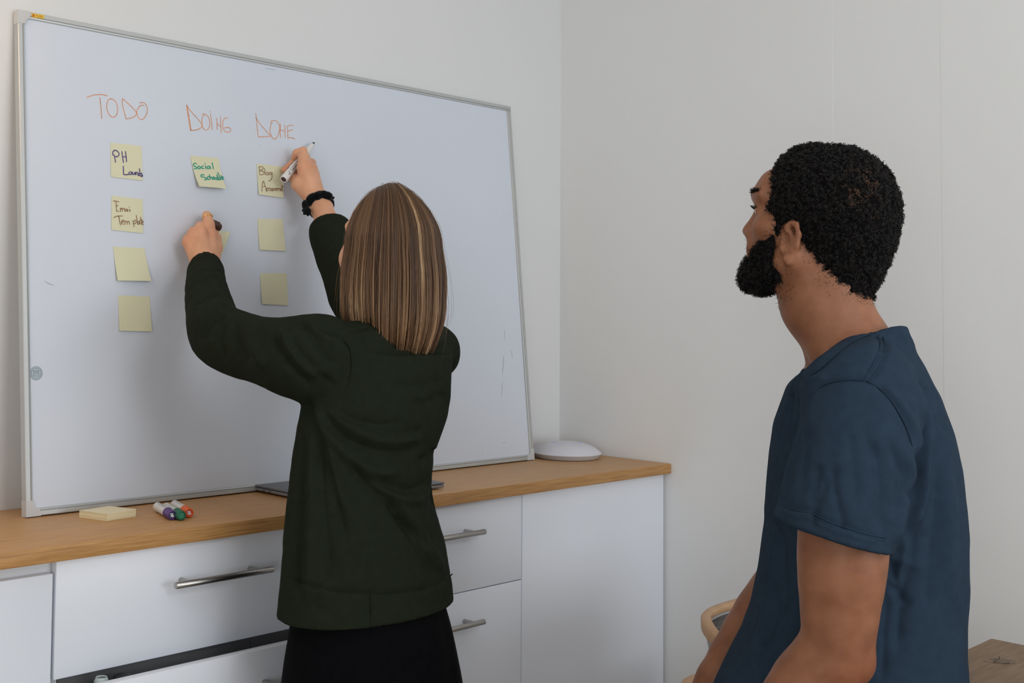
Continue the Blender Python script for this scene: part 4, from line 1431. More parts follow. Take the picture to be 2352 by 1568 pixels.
# --- right arm
E_R = np.array((0.6378, -0.3169, 1.3264))
W_R = np.array((0.6909, -0.1225, 1.5554))
f.chain([S_R + np.array((-.02, 0, .004)), (S_R + E_R) / 2, E_R], [.040, .039, .036], 0.03)
f.chain([E_R, E_R * .45 + W_R * .55, W_R], [.038, .034, .0245], 0.02)
PT, PE = np.array((0.7379, -0.0365, 1.7191)), np.array((0.6172, -0.0746, 1.6152))   # pen tip, pen end
rm = [np.array(q) for q in ((0.6579, -0.0938, 1.6452), (0.6717, -0.0975, 1.6482), (0.6889, -0.0918, 1.6452), (0.7039, -0.0816, 1.6362))]
rw = [np.array(q) for q in ((0.6694, -0.1150, 1.5705), (0.6775, -0.1177, 1.5739), (0.6881, -0.1143, 1.5780), (0.7001, -0.1061, 1.5795))]
for a_, b_, r0, r1 in zip(rw, rm, (.0165, .0165, .016, .0145), (.0130, .0128, .0122, .0112)):
    f.cone(a_, b_, r0, r1, 0.010)
f.cone(W_R, np.mean(rw, 0), .0245, .020, 0.015)
f.ell(np.array((0.6754, -0.0875, 1.6065)), (.026, .018, .036), None, 0.012)
# index lies over the pen and bends down round it
f.chain([rm[0], (0.6663, -0.0844, 1.6703), (0.6729, -0.0757, 1.6877)], [.0130, .0112, .0104], 0.006)
f.chain([(0.6729, -0.0757, 1.6877), (0.6635, -0.0630, 1.6834), (0.6638, -0.0530, 1.6731)], [.0104, .0092, .0078], 0.003)
# middle finger under the pen with its tip showing at the left
f.chain([rm[1], (0.6815, -0.0751, 1.6727), (0.6837, -0.0526, 1.6772)], [.0126, .0105, .0092], 0.005)
f.chain([(0.6837, -0.0526, 1.6772), (0.6687, -0.0420, 1.6622), (0.6414, -0.0459, 1.6422)], [.0092, .0088, .0080], 0.003)
f.chain([rm[2], (0.7059, -0.0680, 1.6635), (0.7108, -0.0488, 1.6647), (0.6978, -0.0421, 1.6505)], [.0120, .0100, .0088, .0074], 0.005)
f.chain([rm[3], (0.7184, -0.0611, 1.6507), (0.7205, -0.0469, 1.6522), (0.7100, -0.0421, 1.6401)], [.0110, .0088, .0078, .0066], 0.005)
# thumb rises from the wrist side and presses the pen from below
f.chain([(0.6650, -0.1058, 1.5829), (0.6494, -0.0876, 1.6053), (0.6579, -0.0616, 1.6244), (0.6775, -0.0461, 1.6502)], [.0165, .0140, .0108, .0082], 0.010)
V, Q = f.surface(2)
N = normals(V, Q)
# pale tendons over the backs of both hands
for a_, b_ in list(zip(lw, lm)) + list(zip(rw, rm)):
    P = np.linspace(a_ + (b_ - a_) * 0.35, b_, 8)
    dmin = np.min(np.linalg.norm(V[:, None, :] - P[None], axis=2), axis=1) if False else None
body = mesh_np('body', V - WPX, Q, MAT['skin_w'], woman)
tint = np.zeros(len(V))
for c_, r_ in [(q, .014) for q in lm + rm] + [(np.array((0.6414, -0.0459, 1.6422)), .014), (np.array((0.6772, -0.0608, 1.6757)), .016)]:
    tint = np.maximum(tint, 0.45 * np.exp(-(np.linalg.norm(V - c_, axis=1) / r_) ** 2))
lip = hw(.093, 0, -.060)
tint = np.maximum(tint, 0.9 * np.exp(-(np.linalg.norm((V - lip) @ HM.T / np.array([.012, .020, .008]), axis=1)) ** 4))
attr(body, 'tint', tint)
# eyes, brows
for sy in (-1, 1):
    Mx = Matrix(((*HM[0],), (*HM[1],), (*HM[2],))).transposed().to_4x4()
    e_ = lathe('eye', [(0.0117 * math.sin(t), -0.0117 * math.cos(t)) for t in np.linspace(0, math.pi, 13)], MAT['eye'], body, n=20)
    e_.matrix_local = Matrix.Translation(Vector(hw(.0705, .029 * sy, .003) - WPX)) @ Mx @ Matrix.Rotation(math.pi / 2, 4, 'Y')
    i_ = lathe('iris', [(0.0, 0.0122), (0.003, 0.0119), (0.0055, 0.0108), (0.0056, 0.0100), (0, 0.009)], MAT['iris'], body, n=20)
    i_.matrix_local = e_.matrix_local.copy()

# --- sweater
g_ = Field((0.15, -0.85, 0.66), (0.90, -0.03, 1.62), 0.0036)
rowsW = [(1.2324, 0.4816, -0.5900, 0.1381, 0.0911), (1.2017, 0.4647, -0.5900, 0.1509, 0.0996), (1.1615, 0.4538, -0.5900, 0.1582, 0.1044), (1.1136, 0.4419, -0.5900, 0.1598, 0.1055), (1.0510, 0.4196, -0.5900, 0.1525, 0.1006), (1.0039, 0.4124, -0.5900, 0.1506, 0.0994), (0.9562, 0.4142, -0.5900, 0.1570, 0.1036), (0.8839, 0.4239, -0.5900, 0.1720, 0.1135), (0.8041, 0.4290, -0.5900, 0.1835, 0.1211), (0.7645, 0.4302, -0.5900, 0.1875, 0.1238), (0.7249, 0.4308, -0.5900, 0.1893, 0.1249), (0.6854, 0.4320, -0.5900, 0.1906, 0.1258)]
g_.loft(rowsW, 0, 0.03, ex=2.0)
g_.chain([(.365, -.585, 1.212), (.42, -.59, 1.243), (.478, -.585, 1.255), (.55, -.575, 1.250), (.632, -.560, 1.228)], [.052, .050, .056, .052, .046], 0.04)
g_.chain([NB + np.array((0, -.012, -.01)), NB + np.array((.004, .0, .034))], [.070, .056], 0.02)
# left sleeve
g_.chain([(0.3332, -0.5761, 1.2291), (0.2898, -0.5575, 1.2260), (0.2758, -0.4721, 1.2360), (0.2651, -0.3832, 1.2498), (0.2608, -0.3338, 1.2703), (0.2879, -0.2733, 1.3080), (0.3218, -0.2059, 1.3570), (0.3744, -0.1229, 1.4038)],
         [.070, .066, .0560, .0540, .0490, .0440, .0385, .0345], 0.035, sub=3)
# right sleeve: loose at the cuff
ra = [E_R * (1 - t) + W_R * t for t in (0.0, 0.30, 0.50, 0.68, 0.80)]
g_.chain([S_R + np.array((-.020, 0, .008)), S_R * .5 + E_R * .5] + ra, [.050, .051, .049, .0470, .0465, .0450, .0370], 0.035, sub=3)
# openings
cw = np.array((0.3773, -0.1183, 1.4096)) - np.array((0.2905, -0.2629, 1.3209))
g_.cut(np.array((.255, -.715, .767)), (0.012, 0.0, -1))
g_.cone(W_L - cw / np.linalg.norm(cw) * 0.030, W_L + cw / np.linalg.norm(cw) * 0.03, .0285, .0305, 0.004, 'sub')
cr_ = W_R - E_R
cr_ /= np.linalg.norm(cr_)
CRP = E_R * .22 + W_R * .78
g_.cone(CRP - cr_ * 0.04, CRP + cr_ * 0.03, .0300, .0330, 0.004, 'sub')
hemr = [(z, cx_, cy_, a_ - .010, b_ - .010) for (z, cx_, cy_, a_, b_) in rowsW if z < 0.86]
g_.loft(hemr, 0, 0.004, 'sub', cap0=0.05)
g_.cone(NB + np.array((.002, .0, .01)), HC + np.array((0, 0, -.07)), .047, .050, 0.01, 'sub')


def cutcap(fl, p, n_, rad):
    """trim a sleeve end with a plane, only near the end."""
    p, n_ = np.array(p, float), np.array(n_, float)
    n_ = n_ / np.linalg.norm(n_)

    def fn(X, Y, Z):
        d = (X - p[0]) * n_[0] + (Y - p[1]) * n_[1] + (Z - p[2]) * n_[2]
        r = np.sqrt((X - p[0]) ** 2 + (Y - p[1]) ** 2 + (Z - p[2]) ** 2) - rad
        return np.maximum(-d, r)
    fl.mix(p - rad, p + rad, fn, 0.003, 'sub')


cutcap(g_, (0.3749, -0.1202, 1.4104), cw + np.array((0.0, 0, 0.0)), 0.075)
cutcap(g_, CRP, cr_ + np.array((.12, 0, .10)), 0.075)
V, Q = g_.surface(2)
N = normals(V, Q)
YB = -0.70
FW = [
    ([(0.1809, -0.7000, 1.1737), (0.2019, -0.7000, 1.1302), (0.2320, -0.7000, 1.0639), (0.2680, -0.7000, 0.9575), (0.2852, -0.7000, 0.9142)], -.0075, .0095),
    ([(0.1938, -0.7000, 1.1683), (0.2161, -0.7000, 1.1115), (0.2466, -0.7000, 1.0376), (0.2747, -0.7000, 0.9626)], .0065, .011),
    ([(0.2069, -0.7000, 1.1621), (0.2434, -0.7000, 1.1114), (0.2980, -0.7000, 1.0841), (0.3483, -0.7000, 1.0681), (0.4171, -0.7000, 1.0633), (0.4778, -0.7000, 1.0724)], -.0060, .0090),
    ([(0.2190, -0.7000, 1.1580), (0.2650, -0.7000, 1.1342), (0.3192, -0.7000, 1.1197), (0.3702, -0.7000, 1.1141), (0.4163, -0.7000, 1.1185)], -.0045, .0080),
    ([(0.2143, -0.7000, 1.1632), (0.2720, -0.7000, 1.1193), (0.3317, -0.7000, 1.0938), (0.4041, -0.7000, 1.0856), (0.4632, -0.7000, 1.0912)], .0045, .011),
    ([(0.2051, -0.7000, 1.1586), (0.2360, -0.7000, 1.1032), (0.2827, -0.7000, 1.0624), (0.3428, -0.7000, 1.0334), (0.4155, -0.7000, 1.0253)], .0050, .012),
    ([(0.2731, -0.7000, 1.0573), (0.3208, -0.7000, 1.0249), (0.3833, -0.7000, 1.0030), (0.4417, -0.7000, 0.9939), (0.4909, -0.7000, 1.0105)], -.0065, .0100),
    ([(0.2820, -0.7000, 1.0442), (0.3321, -0.7000, 1.0076), (0.3837, -0.7000, 0.9736), (0.4189, -0.7000, 0.9411), (0.4803, -0.7000, 0.8910)], -.0060, .0095),
    ([(0.2977, -0.7000, 1.0444), (0.3534, -0.7000, 1.0064), (0.4109, -0.7000, 0.9823), (0.4759, -0.7000, 0.9722)], .0050, .011),
    ([(0.3721, -0.7000, 0.9875), (0.4136, -0.7000, 0.9417), (0.4551, -0.7000, 0.8903), (0.5056, -0.7000, 0.8279)], -.0060, .0100),
    ([(0.3955, -0.7000, 0.9558), (0.4428, -0.7000, 0.9171), (0.4803, -0.7000, 0.8872)], -.0040, .008),
    ([(0.3845, -0.7000, 0.9886), (0.4361, -0.7000, 0.9339), (0.4827, -0.7000, 0.8783), (0.5168, -0.7000, 0.8349)], .0045, .012),
    ([(0.3305, -0.7000, 1.1065), (0.3934, -0.7000, 1.0923), (0.4642, -0.7000, 1.0989)], -.0035, .009),
    ([(0.2060, -0.7000, 1.1050), (0.2215, -0.7000, 1.0182), (0.2355, -0.7000, 0.9168), (0.2408, -0.7000, 0.8304)], -.0050, .012),
    ([(0.1780, -0.7000, 1.1349), (0.1781, -0.7000, 1.0362), (0.1729, -0.7000, 0.9245), (0.1676, -0.7000, 0.8278)], -.0055, .011),
    ([(0.1890, -0.7000, 1.1344), (0.1926, -0.7000, 1.0349), (0.1929, -0.7000, 0.9221), (0.1931, -0.7000, 0.8098)], .0050, .013),
    ([(0.3302, -0.7000, 0.8755), (0.3359, -0.7000, 0.8305), (0.3389, -0.7000, 0.7712)], -.0018, .006),
    ([(0.2210, -0.7000, 1.0468), (0.2260, -0.7000, 0.9251), (0.2302, -0.7000, 0.7966)], .0030, .016),
    ([(0.3816, -0.7000, 1.1855), (0.4456, -0.7000, 1.1797), (0.5236, -0.7000, 1.1893)], -.0022, .014),
    ([(0.4245, -0.7000, 1.1458), (0.4735, -0.7000, 1.1476), (0.5240, -0.7000, 1.1614)], -.0030, .012),
    ([(0.4475, -0.7000, 1.0443), (0.4804, -0.7000, 1.0496), (0.4958, -0.7000, 1.0642)], -.0040, .010),
    ([(0.5033, -0.7000, 1.0009), (0.4928, -0.7000, 0.9471), (0.4981, -0.7000, 0.8842)], -.0040, .012),
    # hem band
    ([(0.1387, -0.7000, 0.8613), (0.1698, -0.7000, 0.8539), (0.2387, -0.7000, 0.8407), (0.3240, -0.7000, 0.8287), (0.3974, -0.7000, 0.8229), (0.4779, -0.7000, 0.8210), (0.5627, -0.7000, 0.8245)], -.0022, .0045),
    # armhole and collar seams
    ([(0.2959, -0.6600, 1.2686), (0.3204, -0.6600, 1.2435), (0.3209, -0.6600, 1.2117), (0.3104, -0.6600, 1.1818)], -.0030, .0050),
    ([(0.3038, -0.6600, 1.2724), (0.3288, -0.6600, 1.2800), (0.3646, -0.6600, 1.2877)], -.0025, .0050),
    ([(0.3313, -0.6400, 1.2681), (0.2909, -0.6400, 1.2780), (0.2469, -0.6400, 1.2817)], -.0030, .007),
    # left sleeve folds
    ([(0.1903, -0.6000, 1.2839), (0.2079, -0.6000, 1.2451), (0.2487, -0.6000, 1.2032), (0.2883, -0.6000, 1.1732)], -.0070, .0090),
    ([(0.2071, -0.6000, 1.2840), (0.2286, -0.6000, 1.2487), (0.2659, -0.6000, 1.2142), (0.3110, -0.6000, 1.1901)], .0055, .010),
    ([(0.2273, -0.6000, 1.2690), (0.2559, -0.6000, 1.2333), (0.3008, -0.6000, 1.1981), (0.3417, -0.6000, 1.1737)], -.0060, .0080),
    ([(0.2481, -0.6000, 1.2864), (0.2806, -0.6000, 1.2712), (0.3101, -0.6000, 1.2364), (0.3566, -0.6000, 1.2045)], -.0055, .0080),
    ([(0.2645, -0.6000, 1.2903), (0.2995, -0.6000, 1.2712), (0.3354, -0.6000, 1.2439)], .0040, .009),
    ([(0.2377, -0.4000, 1.2861), (0.2266, -0.4000, 1.2512), (0.2490, -0.4000, 1.2145)], -.0045, .008),
    ([(0.2654, -0.4000, 1.2895), (0.2783, -0.4000, 1.2468), (0.3118, -0.4000, 1.2035)], -.0045, .009),
    ([(0.3029, -0.4000, 1.2864), (0.3172, -0.4000, 1.2424), (0.3537, -0.4000, 1.1918)], .0045, .010),
    ([(0.2824, -0.3500, 1.2974), (0.2474, -0.3500, 1.2855), (0.2157, -0.3500, 1.2460)], -.0055, .008),
    ([(0.2739, -0.3500, 1.3166), (0.2419, -0.3500, 1.3103), (0.2032, -0.3500, 1.2828)], .0045, .010),
    ([(0.2978, -0.3000, 1.3451), (0.2652, -0.3000, 1.3358), (0.2294, -0.3000, 1.3183)], -.0040, .008),
    ([(0.3275, -0.2500, 1.3743), (0.2959, -0.2500, 1.3785), (0.2530, -0.2500, 1.3634)], -.0030, .007),
    ([(0.3251, -0.2500, 1.3900), (0.2872, -0.2500, 1.3957), (0.2506, -0.2500, 1.3788)], -.0015, .004),
]
V = fold(V, N, FW, 2.2)
N = normals(V, Q)
V = V + N * (0.0014 * noise3(V * 22, 3) + 0.0006 * noise3(V * 60, 4))[:, None]
V = relax(V, Q, 1, 0.3)
sw = mesh_np('sweater', V - WPX, Q, MAT['sweater'], woman)
sw['label'] = 'loose dark green knitted sweater'
seams('seam', V, N, [
    [(0.1440, -0.7000, 0.8584), (0.1698, -0.7000, 0.8525), (0.2387, -0.7000, 0.8400), (0.3240, -0.7000, 0.8279), (0.3975, -0.7000, 0.8221), (0.4779, -0.7000, 0.8202), (0.5442, -0.7000, 0.8240)],
    [(0.2980, -0.6600, 1.2671), (0.3173, -0.6600, 1.2458), (0.3229, -0.6600, 1.2140), (0.3134, -0.6600, 1.1779)],
    [(0.3370, -0.7000, 0.8230), (0.3384, -0.7000, 0.7970), (0.3389, -0.7000, 0.7712)]], 0.0011, MAT['sweater'], sw, WPX)
# --- skirt
k_ = Field((0.15, -0.95, 0.22), (0.82, -0.28, 0.92), 0.007)
rowsS = [(0.8439, 0.4273, -0.5900, 0.1450, 0.1044), (0.7636, 0.4355, -0.5900, 0.1609, 0.1159), (0.7234, 0.4400, -0.5900, 0.1705, 0.1227), (0.6836, 0.4417, -0.5900, 0.1794, 0.1292), (0.6294, 0.4447, -0.5900, 0.1893, 0.1363), (0.4440, 0.4574, -0.5900, 0.2119, 0.1525), (0.2450, 0.4686, -0.5900, 0.2275, 0.1638)]
k_.loft(rowsS, 0, 0.01)
k_.loft([(z, a, b2, c - .018, d_ - .018) for (z, a, b2, c, d_) in rowsS if z < 0.45], 0, 0.003, 'sub', cap0=0.05)
V, Q = k_.surface(2)
N = normals(V, Q)
an = np.arctan2(V[:, 1] + .59, V[:, 0] - .465)
V = V + N * ((0.004 * np.sin(an * 13 + 0.7 * np.sin(V[:, 2] * 6)) * np.clip((0.85 - V[:, 2]) * 2.2, 0, 1.3)))[:, None]
mesh_np('skirt', V - WPX, Q, MAT['skirt'], woman)['label'] = 'long black skirt'
for sx in (-1, 1):
    q_ = Field((.455 + .080 * sx - .07, -.72, -0.002), (.455 + .080 * sx + .07, -.36, .12), 0.005)
    q_.chain([(.455 + .080 * sx, -.64, .046), (.455 + .083 * sx, -.56, .050), (.455 + .090 * sx, -.455, .036)], [.046, .046, .036], 0.02)
    q_.cut((0, 0, 0.0006), (0, 0, -1))
    V, Q = q_.surface(1)
    mesh_np('shoe', V - WPX, Q, MAT['shoe'], woman)

# --- hair: an inner mass with strands combed over it from a parting
PART = np.array((0.4871, -0.5778, 1.5466)) + np.array((0, 0.0, -0.004))


def crown(q):
    """outline of the top of the hair: 1 at ear height, 0 at the crown."""
    return np.clip(1 - np.clip(q, 0, 1) ** 1.5, 0, 1) ** 0.62


def hair_half(phi, z):
    """radius of the hair round the head axis at angle phi (0 = back) and height z below/above head centre."""
    back = 0.5 + 0.5 * np.cos(phi)
    base = 0.0865 + 0.009 * back
    r_up = base * crown(np.clip(z, 0, None) / 0.102)
    dn = np.clip(-z, 0, None)
    t = np.clip(dn / 0.085, 0, 1)
    r_dn = base + 0.0085 * t * t * (3 - 2 * t) - 0.016 * np.clip((dn - 0.13) / 0.08, 0, 1.2) ** 2
    return np.where(z > 0, r_up, r_dn)


HX = HC + np.array((-.001, -.006, 0.0))               # hair axis
bk = -hf * np.array((1, 1, 0))
bk /= np.linalg.norm(bk)
sd = np.cross((0, 0, 1.0), bk)                       # towards phi = +90


def hair_end(phi):
    """height of the cut end relative to the head centre."""
    t = np.clip((-phi - 0.98) / 0.30, 0, 1)
    t = t * t * (3 - 2 * t)
    q = np.clip((phi - 0.15) / 0.9, 0, 1)
    return -0.211 + 0.055 * t + 0.040 * q + 0.004 * np.sin(phi * 9)


def hair_paths(n, m, rmul0, rmul1, seed, phi_max=2.30):
    """strands combed from a parting on the crown over the skull and straight down to the cut ends."""
    r = np.random.default_rng(seed)
    phi = r.uniform(-phi_max * 0.92, phi_max * 0.85, n)
    lay = r.uniform(rmul0, rmul1, n)
    clump = np.round(phi * 21 + 0.8 * np.sin(phi * 37)) / 21
    tight = r.uniform(0.0, 0.55, n)
    t = np.linspace(0, 1, m)
    P = np.zeros((n, m, 3))
    along = np.clip((np.abs(phi) - 0.35) / 1.8, 0, 1) * 0.072 - 0.014
    z1 = hair_end(phi) + r.normal(0, 0.007, n) - 0.004 * np.cos(clump * 60)
    wav = r.normal(0, 1, n)
    for i in range(m):
        s = t[i]
        ph = phi * (1 - tight * s) + clump * tight * s + 0.010 * np.sin(phi * 23 + s * 4) * s
        base = 0.0865 + 0.009 * (0.5 + 0.5 * np.cos(ph))
        if s < 0.40:
            th = 0.04 + (s / 0.40) * (math.pi / 2 - 0.04)
            z = 0.102 * math.cos(th) + 0 * phi
            rad = base * crown(math.cos(th))
        else:
            z = z1 * (s - 0.40) / 0.60
            rad = hair_half(ph, z)
        tip = max(0.0, (s - 0.75) / 0.25)
        rad = rad * (1 + 0.0 * s) + (0.0052 * np.sin(clump * 55 + 3 * s) + 0.0016 * wav * np.sin(2 + 5 * s)) * max(0.0, s - 0.25)
        q = bk[None] * (np.cos(ph) * rad)[:, None] + sd[None] * (np.sin(ph) * rad)[:, None]
        q[:, 2] = z
        if s < 0.40:
            bl = max(0.0, 1 - s / 0.34) ** 1.3
            root = -bk[None] * along[:, None] + sd[None] * (0.004 * np.sign(phi + 0.25))[:, None]
            root[:, 2] = 0.102 * (1 - np.clip(np.abs(along) / 0.095, 0, 1) ** (1 / 0.62)) ** (1 / 1.5)
            q = q * (1 - bl) + root * bl
            rt = base * crown(q[:, 2] / 0.102)
            rn = np.hypot(q[:, 0], q[:, 1]) + 1e-6
            q[:, :2] *= (rt / rn)[:, None]
        hor = lay * (1 - 0.04 * tip ** 2)
        q[:, :2] *= hor[:, None]
        if s < 0.40:
            q[:, 2] *= lay * (s < 0.40)
        P[:, i] = q + HX[None]
    return phi, lay, clump, P


hr = Field(HX - np.array((.15, .15, .25)), HX + np.array((.15, .15, .13)), 0.004)


def hfn(X, Y, Z):
    dx, dy, dz = X - HX[0], Y - HX[1], Z - HX[2]
    cb, sb_ = dx * bk[0] + dy * bk[1], dx * sd[0] + dy * sd[1]
    ph = np.arctan2(sb_, cb)
    rr = np.sqrt(cb ** 2 + sb_ ** 2)
    R_ = hair_half(ph, dz + 0 * ph) * 0.93
    d = (rr - R_) * 0.8
    d = np.maximum(d, (hair_end(ph) + 0.012) - dz)
    d = np.maximum(d, dz - 0.095)
    return np.maximum(d, (np.abs(ph) - 2.05) * rr)


hr.mix(HX - np.array((.14, .14, .24)), HX + np.array((.14, .14, .12)), hfn, 0.004)
V, Q = hr.surface(2)
MAT['hair_w'] = strand_mat('brown_blond_hair', [(0.0, (0.028, 0.014, 0.0075)), (0.3, (0.090, 0.045, 0.022)), (0.55, (0.185, 0.098, 0.047)), (0.8, (0.36, 0.21, 0.105)), (1.0, (0.66, 0.47, 0.28))], 0.42)
hb = mesh_np('hair', V - WPX, Q, MAT['hair_w'], woman)
hb['label'] = 'straight shoulder-length brown hair with blond streaks'
attr(hb, 'shade', np.full(len(V), 0.16))
NS, MS = 8800, 18
phi, lay, clump, P = hair_paths(NS, MS, 0.94, 1.015, 21)
r_ = np.random.default_rng(5)
cl_sh = noise3(np.c_[clump * 11, clump * 0 + 3.3, clump * 0], 8) * 0.20
side = np.clip((-phi - 0.75) / 0.5, 0, 1)
sh0 = 0.28 + 0.07 * np.sin(clump * 55 + 1.8) + cl_sh + r_.normal(0, 0.13, NS) + 0.13 * side + 0.10 * (lay > 1.0)
tt_ = np.linspace(0, 1, MS)
sh = sh0[:, None] + np.interp(tt_, [0, 0.15, 0.45, 0.7, 1], [-0.02, -0.10, -0.08, 0.06, 0.20])[None, :]
# one pale streak beside the parting
stk = (np.abs(phi + 0.26) < 0.035) & (lay > 0.985)
sh[stk] += (0.50 * np.interp(tt_, [0, 0.1, 0.6, 0.8], [0.4, 1, 0.8, 0]))[None, :]
stw = strand_mesh('hair_strands', P - WPX, r_.uniform(0.00038, 0.00085, NS), MAT['hair_w'], hb, sh)
stw['kind'] = 'stuff'
phi2, lay2, _, P2 = hair_paths(110, 22, 1.0, 1.06, 77)
rf = np.random.default_rng(3)
P2 += (0.005 * np.sin(np.linspace(0, 5, 22))[None, :, None] * rf.normal(0, 1, (110, 1, 3)) + 0.010 * rf.normal(0, 1, (110, 1, 3)) * (np.linspace(0, 1, 22) ** 2)[None, :, None]) * np.linspace(0, 1, 22)[None, :, None]
fl = strand_mesh('flyaway_hairs', P2 - WPX, 0.00020, MAT['hair_w'], hb, np.full(110, 0.6))
fl['kind'] = 'stuff'

# --- scrunchie, ring, pen, cap
SCP = np.array((0.6849, -0.1209, 1.5611))
ax = cr_ / np.linalg.norm(cr_)
u_ = np.cross(ax, (0, 0, 1.0))
u_ /= np.linalg.norm(u_)
v_ = np.cross(ax, u_)
sf = Field(SCP - .06, SCP + .06, 0.0022)
pr_last = None
ptsS = []
for k in range(49):
    t = 2 * math.pi * k / 48
    w = 0.0285 + 0.0022 * math.sin(5 * t + 1) + 0.0012 * math.sin(11 * t)
    ptsS.append(SCP + (u_ * math.cos(t) + v_ * math.sin(t)) * w + ax * (0.0026 * math.sin(3 * t) + 0.002 * math.sin(7 * t)))
sf.chain(ptsS, [0.0076 + 0.0013 * math.sin(9 * k * 2 * math.pi / 48) + 0.0010 * math.sin(17 * k * 2 * math.pi / 48) for k in range(49)], 0.004)
for c_, d_ in ((np.array((0.7155, -0.1194, 1.5768)), (.006, 0, .003)), (np.array((0.6521, -0.1227, 1.5425)), (-.005, 0, -.004))):
    f0 = c_
    for q in range(5):
        a = q * 1.25
        sf.cone(f0, f0 + np.array(d_) * 0.9 + (u_ * math.cos(a) + ax * math.sin(a)) * .0085, .0062, .0036, 0.003)
V, Q = sf.surface(1)
N = normals(V, Q)
V = V + N * (0.0012 * noise3(V * 170, 6))[:, None]
mesh_np('scrunchie', V - WPX, Q, MAT['scrunchie'], woman)['label'] = 'black ruffled scrunchie on the wrist'
rc = np.array((0.3988, -0.0903, 1.5129))
rdir = np.array((0.3987, -0.0969, 1.4969)) - np.array((0.4005, -0.0860, 1.5161))
rdir /= np.linalg.norm(rdir)
ring_o = lathe('ring', [(0.0108, -0.0016), (0.0120, -0.0014), (0.0124, 0.0), (0.0120, 0.0014), (0.0108, 0.0016), (0.0108, -0.0016)], MAT['gold'], woman, n=40)
ring_o.matrix_local = Matrix.Translation(Vector(rc - WPX)) @ Vector(rdir).to_track_quat('Z', 'Y').to_matrix().to_4x4()
ring_o['label'] = 'gold ring on the index finger'

pd = PT - PE
PL_ = float(np.linalg.norm(pd))
pen = empty('marker_pen', PE)
pen.rotation_euler = Vector(pd).to_track_quat('Z', 'Y').to_euler()
tag(pen, 'white uncapped marker held in the woman\'s right hand', 'marker pen')
RP = 0.0091
bl = lathe('barrel', [(0, 0.0012), (RP * .72, 0.0010), (RP * .80, 0.0), (RP * .96, 0.0004), (RP, 0.003), (RP, PL_ - 0.052), (RP * .86, PL_ - 0.049), (RP * .82, PL_ - 0.040), (RP * .55, PL_ - 0.014), (RP * .36, PL_ - 0.0085), (0, PL_ - 0.0085)], MAT['barrel'], pen, n=36)
lathe('end_plug', [(0, 0.0006), (RP * .70, 0.0006), (RP * .70, 0.0018), (0, 0.0018)], MAT['brown_p'], bl, n=28)
lathe('nib', [(RP * .33, PL_ - 0.009), (RP * .30, PL_ - 0.003), (RP * .12, PL_), (0, PL_)], MAT['ink_black'], pen, n=20)
bm = bmesh.new()
rr = random.Random(4)
for row in range(14):
    a0 = row * 2 * math.pi / 14
    if row % 5 == 4:
        continue
    x = rr.uniform(0.010, 0.020)
    while x < PL_ - 0.060:
        L = rr.uniform(0.003, 0.010)
        if rr.random() < 0.85:
            hh = 0.00055 if row % 3 else 0.0010
            q = [bm.verts.new((RP * 1.008 * math.cos(a0 + da / RP), RP * 1.008 * math.sin(a0 + da / RP), xx)) for (xx, da) in ((x, -hh), (x + L, -hh), (x + L, hh), (x, hh))]
            bm.faces.new(q)
        x += L + 0.0012
from_bm('printed_text', bm, MAT['ink_black'], bl)
c0, c1 = np.array((0.4247, -0.0736, 1.4988)), np.array((0.4429, -0.0742, 1.4932))
cp = empty('marker_cap', c0)  # loose brown marker cap in the left hand
cp.rotation_euler = Vector(c1 - c0).to_track_quat('Z', 'Y').to_euler()
Lc = float(np.linalg.norm(c1 - c0))
lathe('cap_shell', [(.0075, -.016), (.0088, -.016), (.0092, -.010), (.0090, Lc - .002), (.0080, Lc), (.0062, Lc - .0004), (0, Lc - .0012)], MAT['brown_p'], cp, n=28)
from_bm('clip', bm_box(-.002, .002, .0088, .0112, -.004, Lc - .003, bevel=.0006), MAT['brown_p'], cp, smooth=True)
tag(cp, 'dark brown marker cap between the fingers of the woman\'s left hand', 'marker cap')


# ------------------------------------------------------------------ the man perched on the table
MO = np.array((0.88, -1.28, 0.0))
man = empty('person', MO)
tag(man, 'bearded man with short curly hair in a dark blue t-shirt watching the whiteboard', 'person')
ty, hy = math.radians(40), math.radians(19)
TF, TL = np.array((-math.sin(ty), math.cos(ty), 0)), np.array((-math.cos(ty), -math.sin(ty), 0))   # torso forward / left
fw, lf, up = np.array((-math.sin(hy), math.cos(hy), 0)), np.array((-math.cos(hy), -math.sin(hy), 0)), np.array((0, 0, 1.0))
HM2 = np.stack([fw, lf, up])
HC2 = np.array((0.8524, -1.2787, 1.4820))


def mw(x, y, z):
    return HC2 + fw * (x * 0.87) + lf * y + up * z


def ml(P):
    return (P - HC2) @ HM2.T / np.array((0.87, 1.0, 1.0))


f = Field((0.25, -1.66, -0.005), (1.26, -0.60, 1.62), 0.0040)
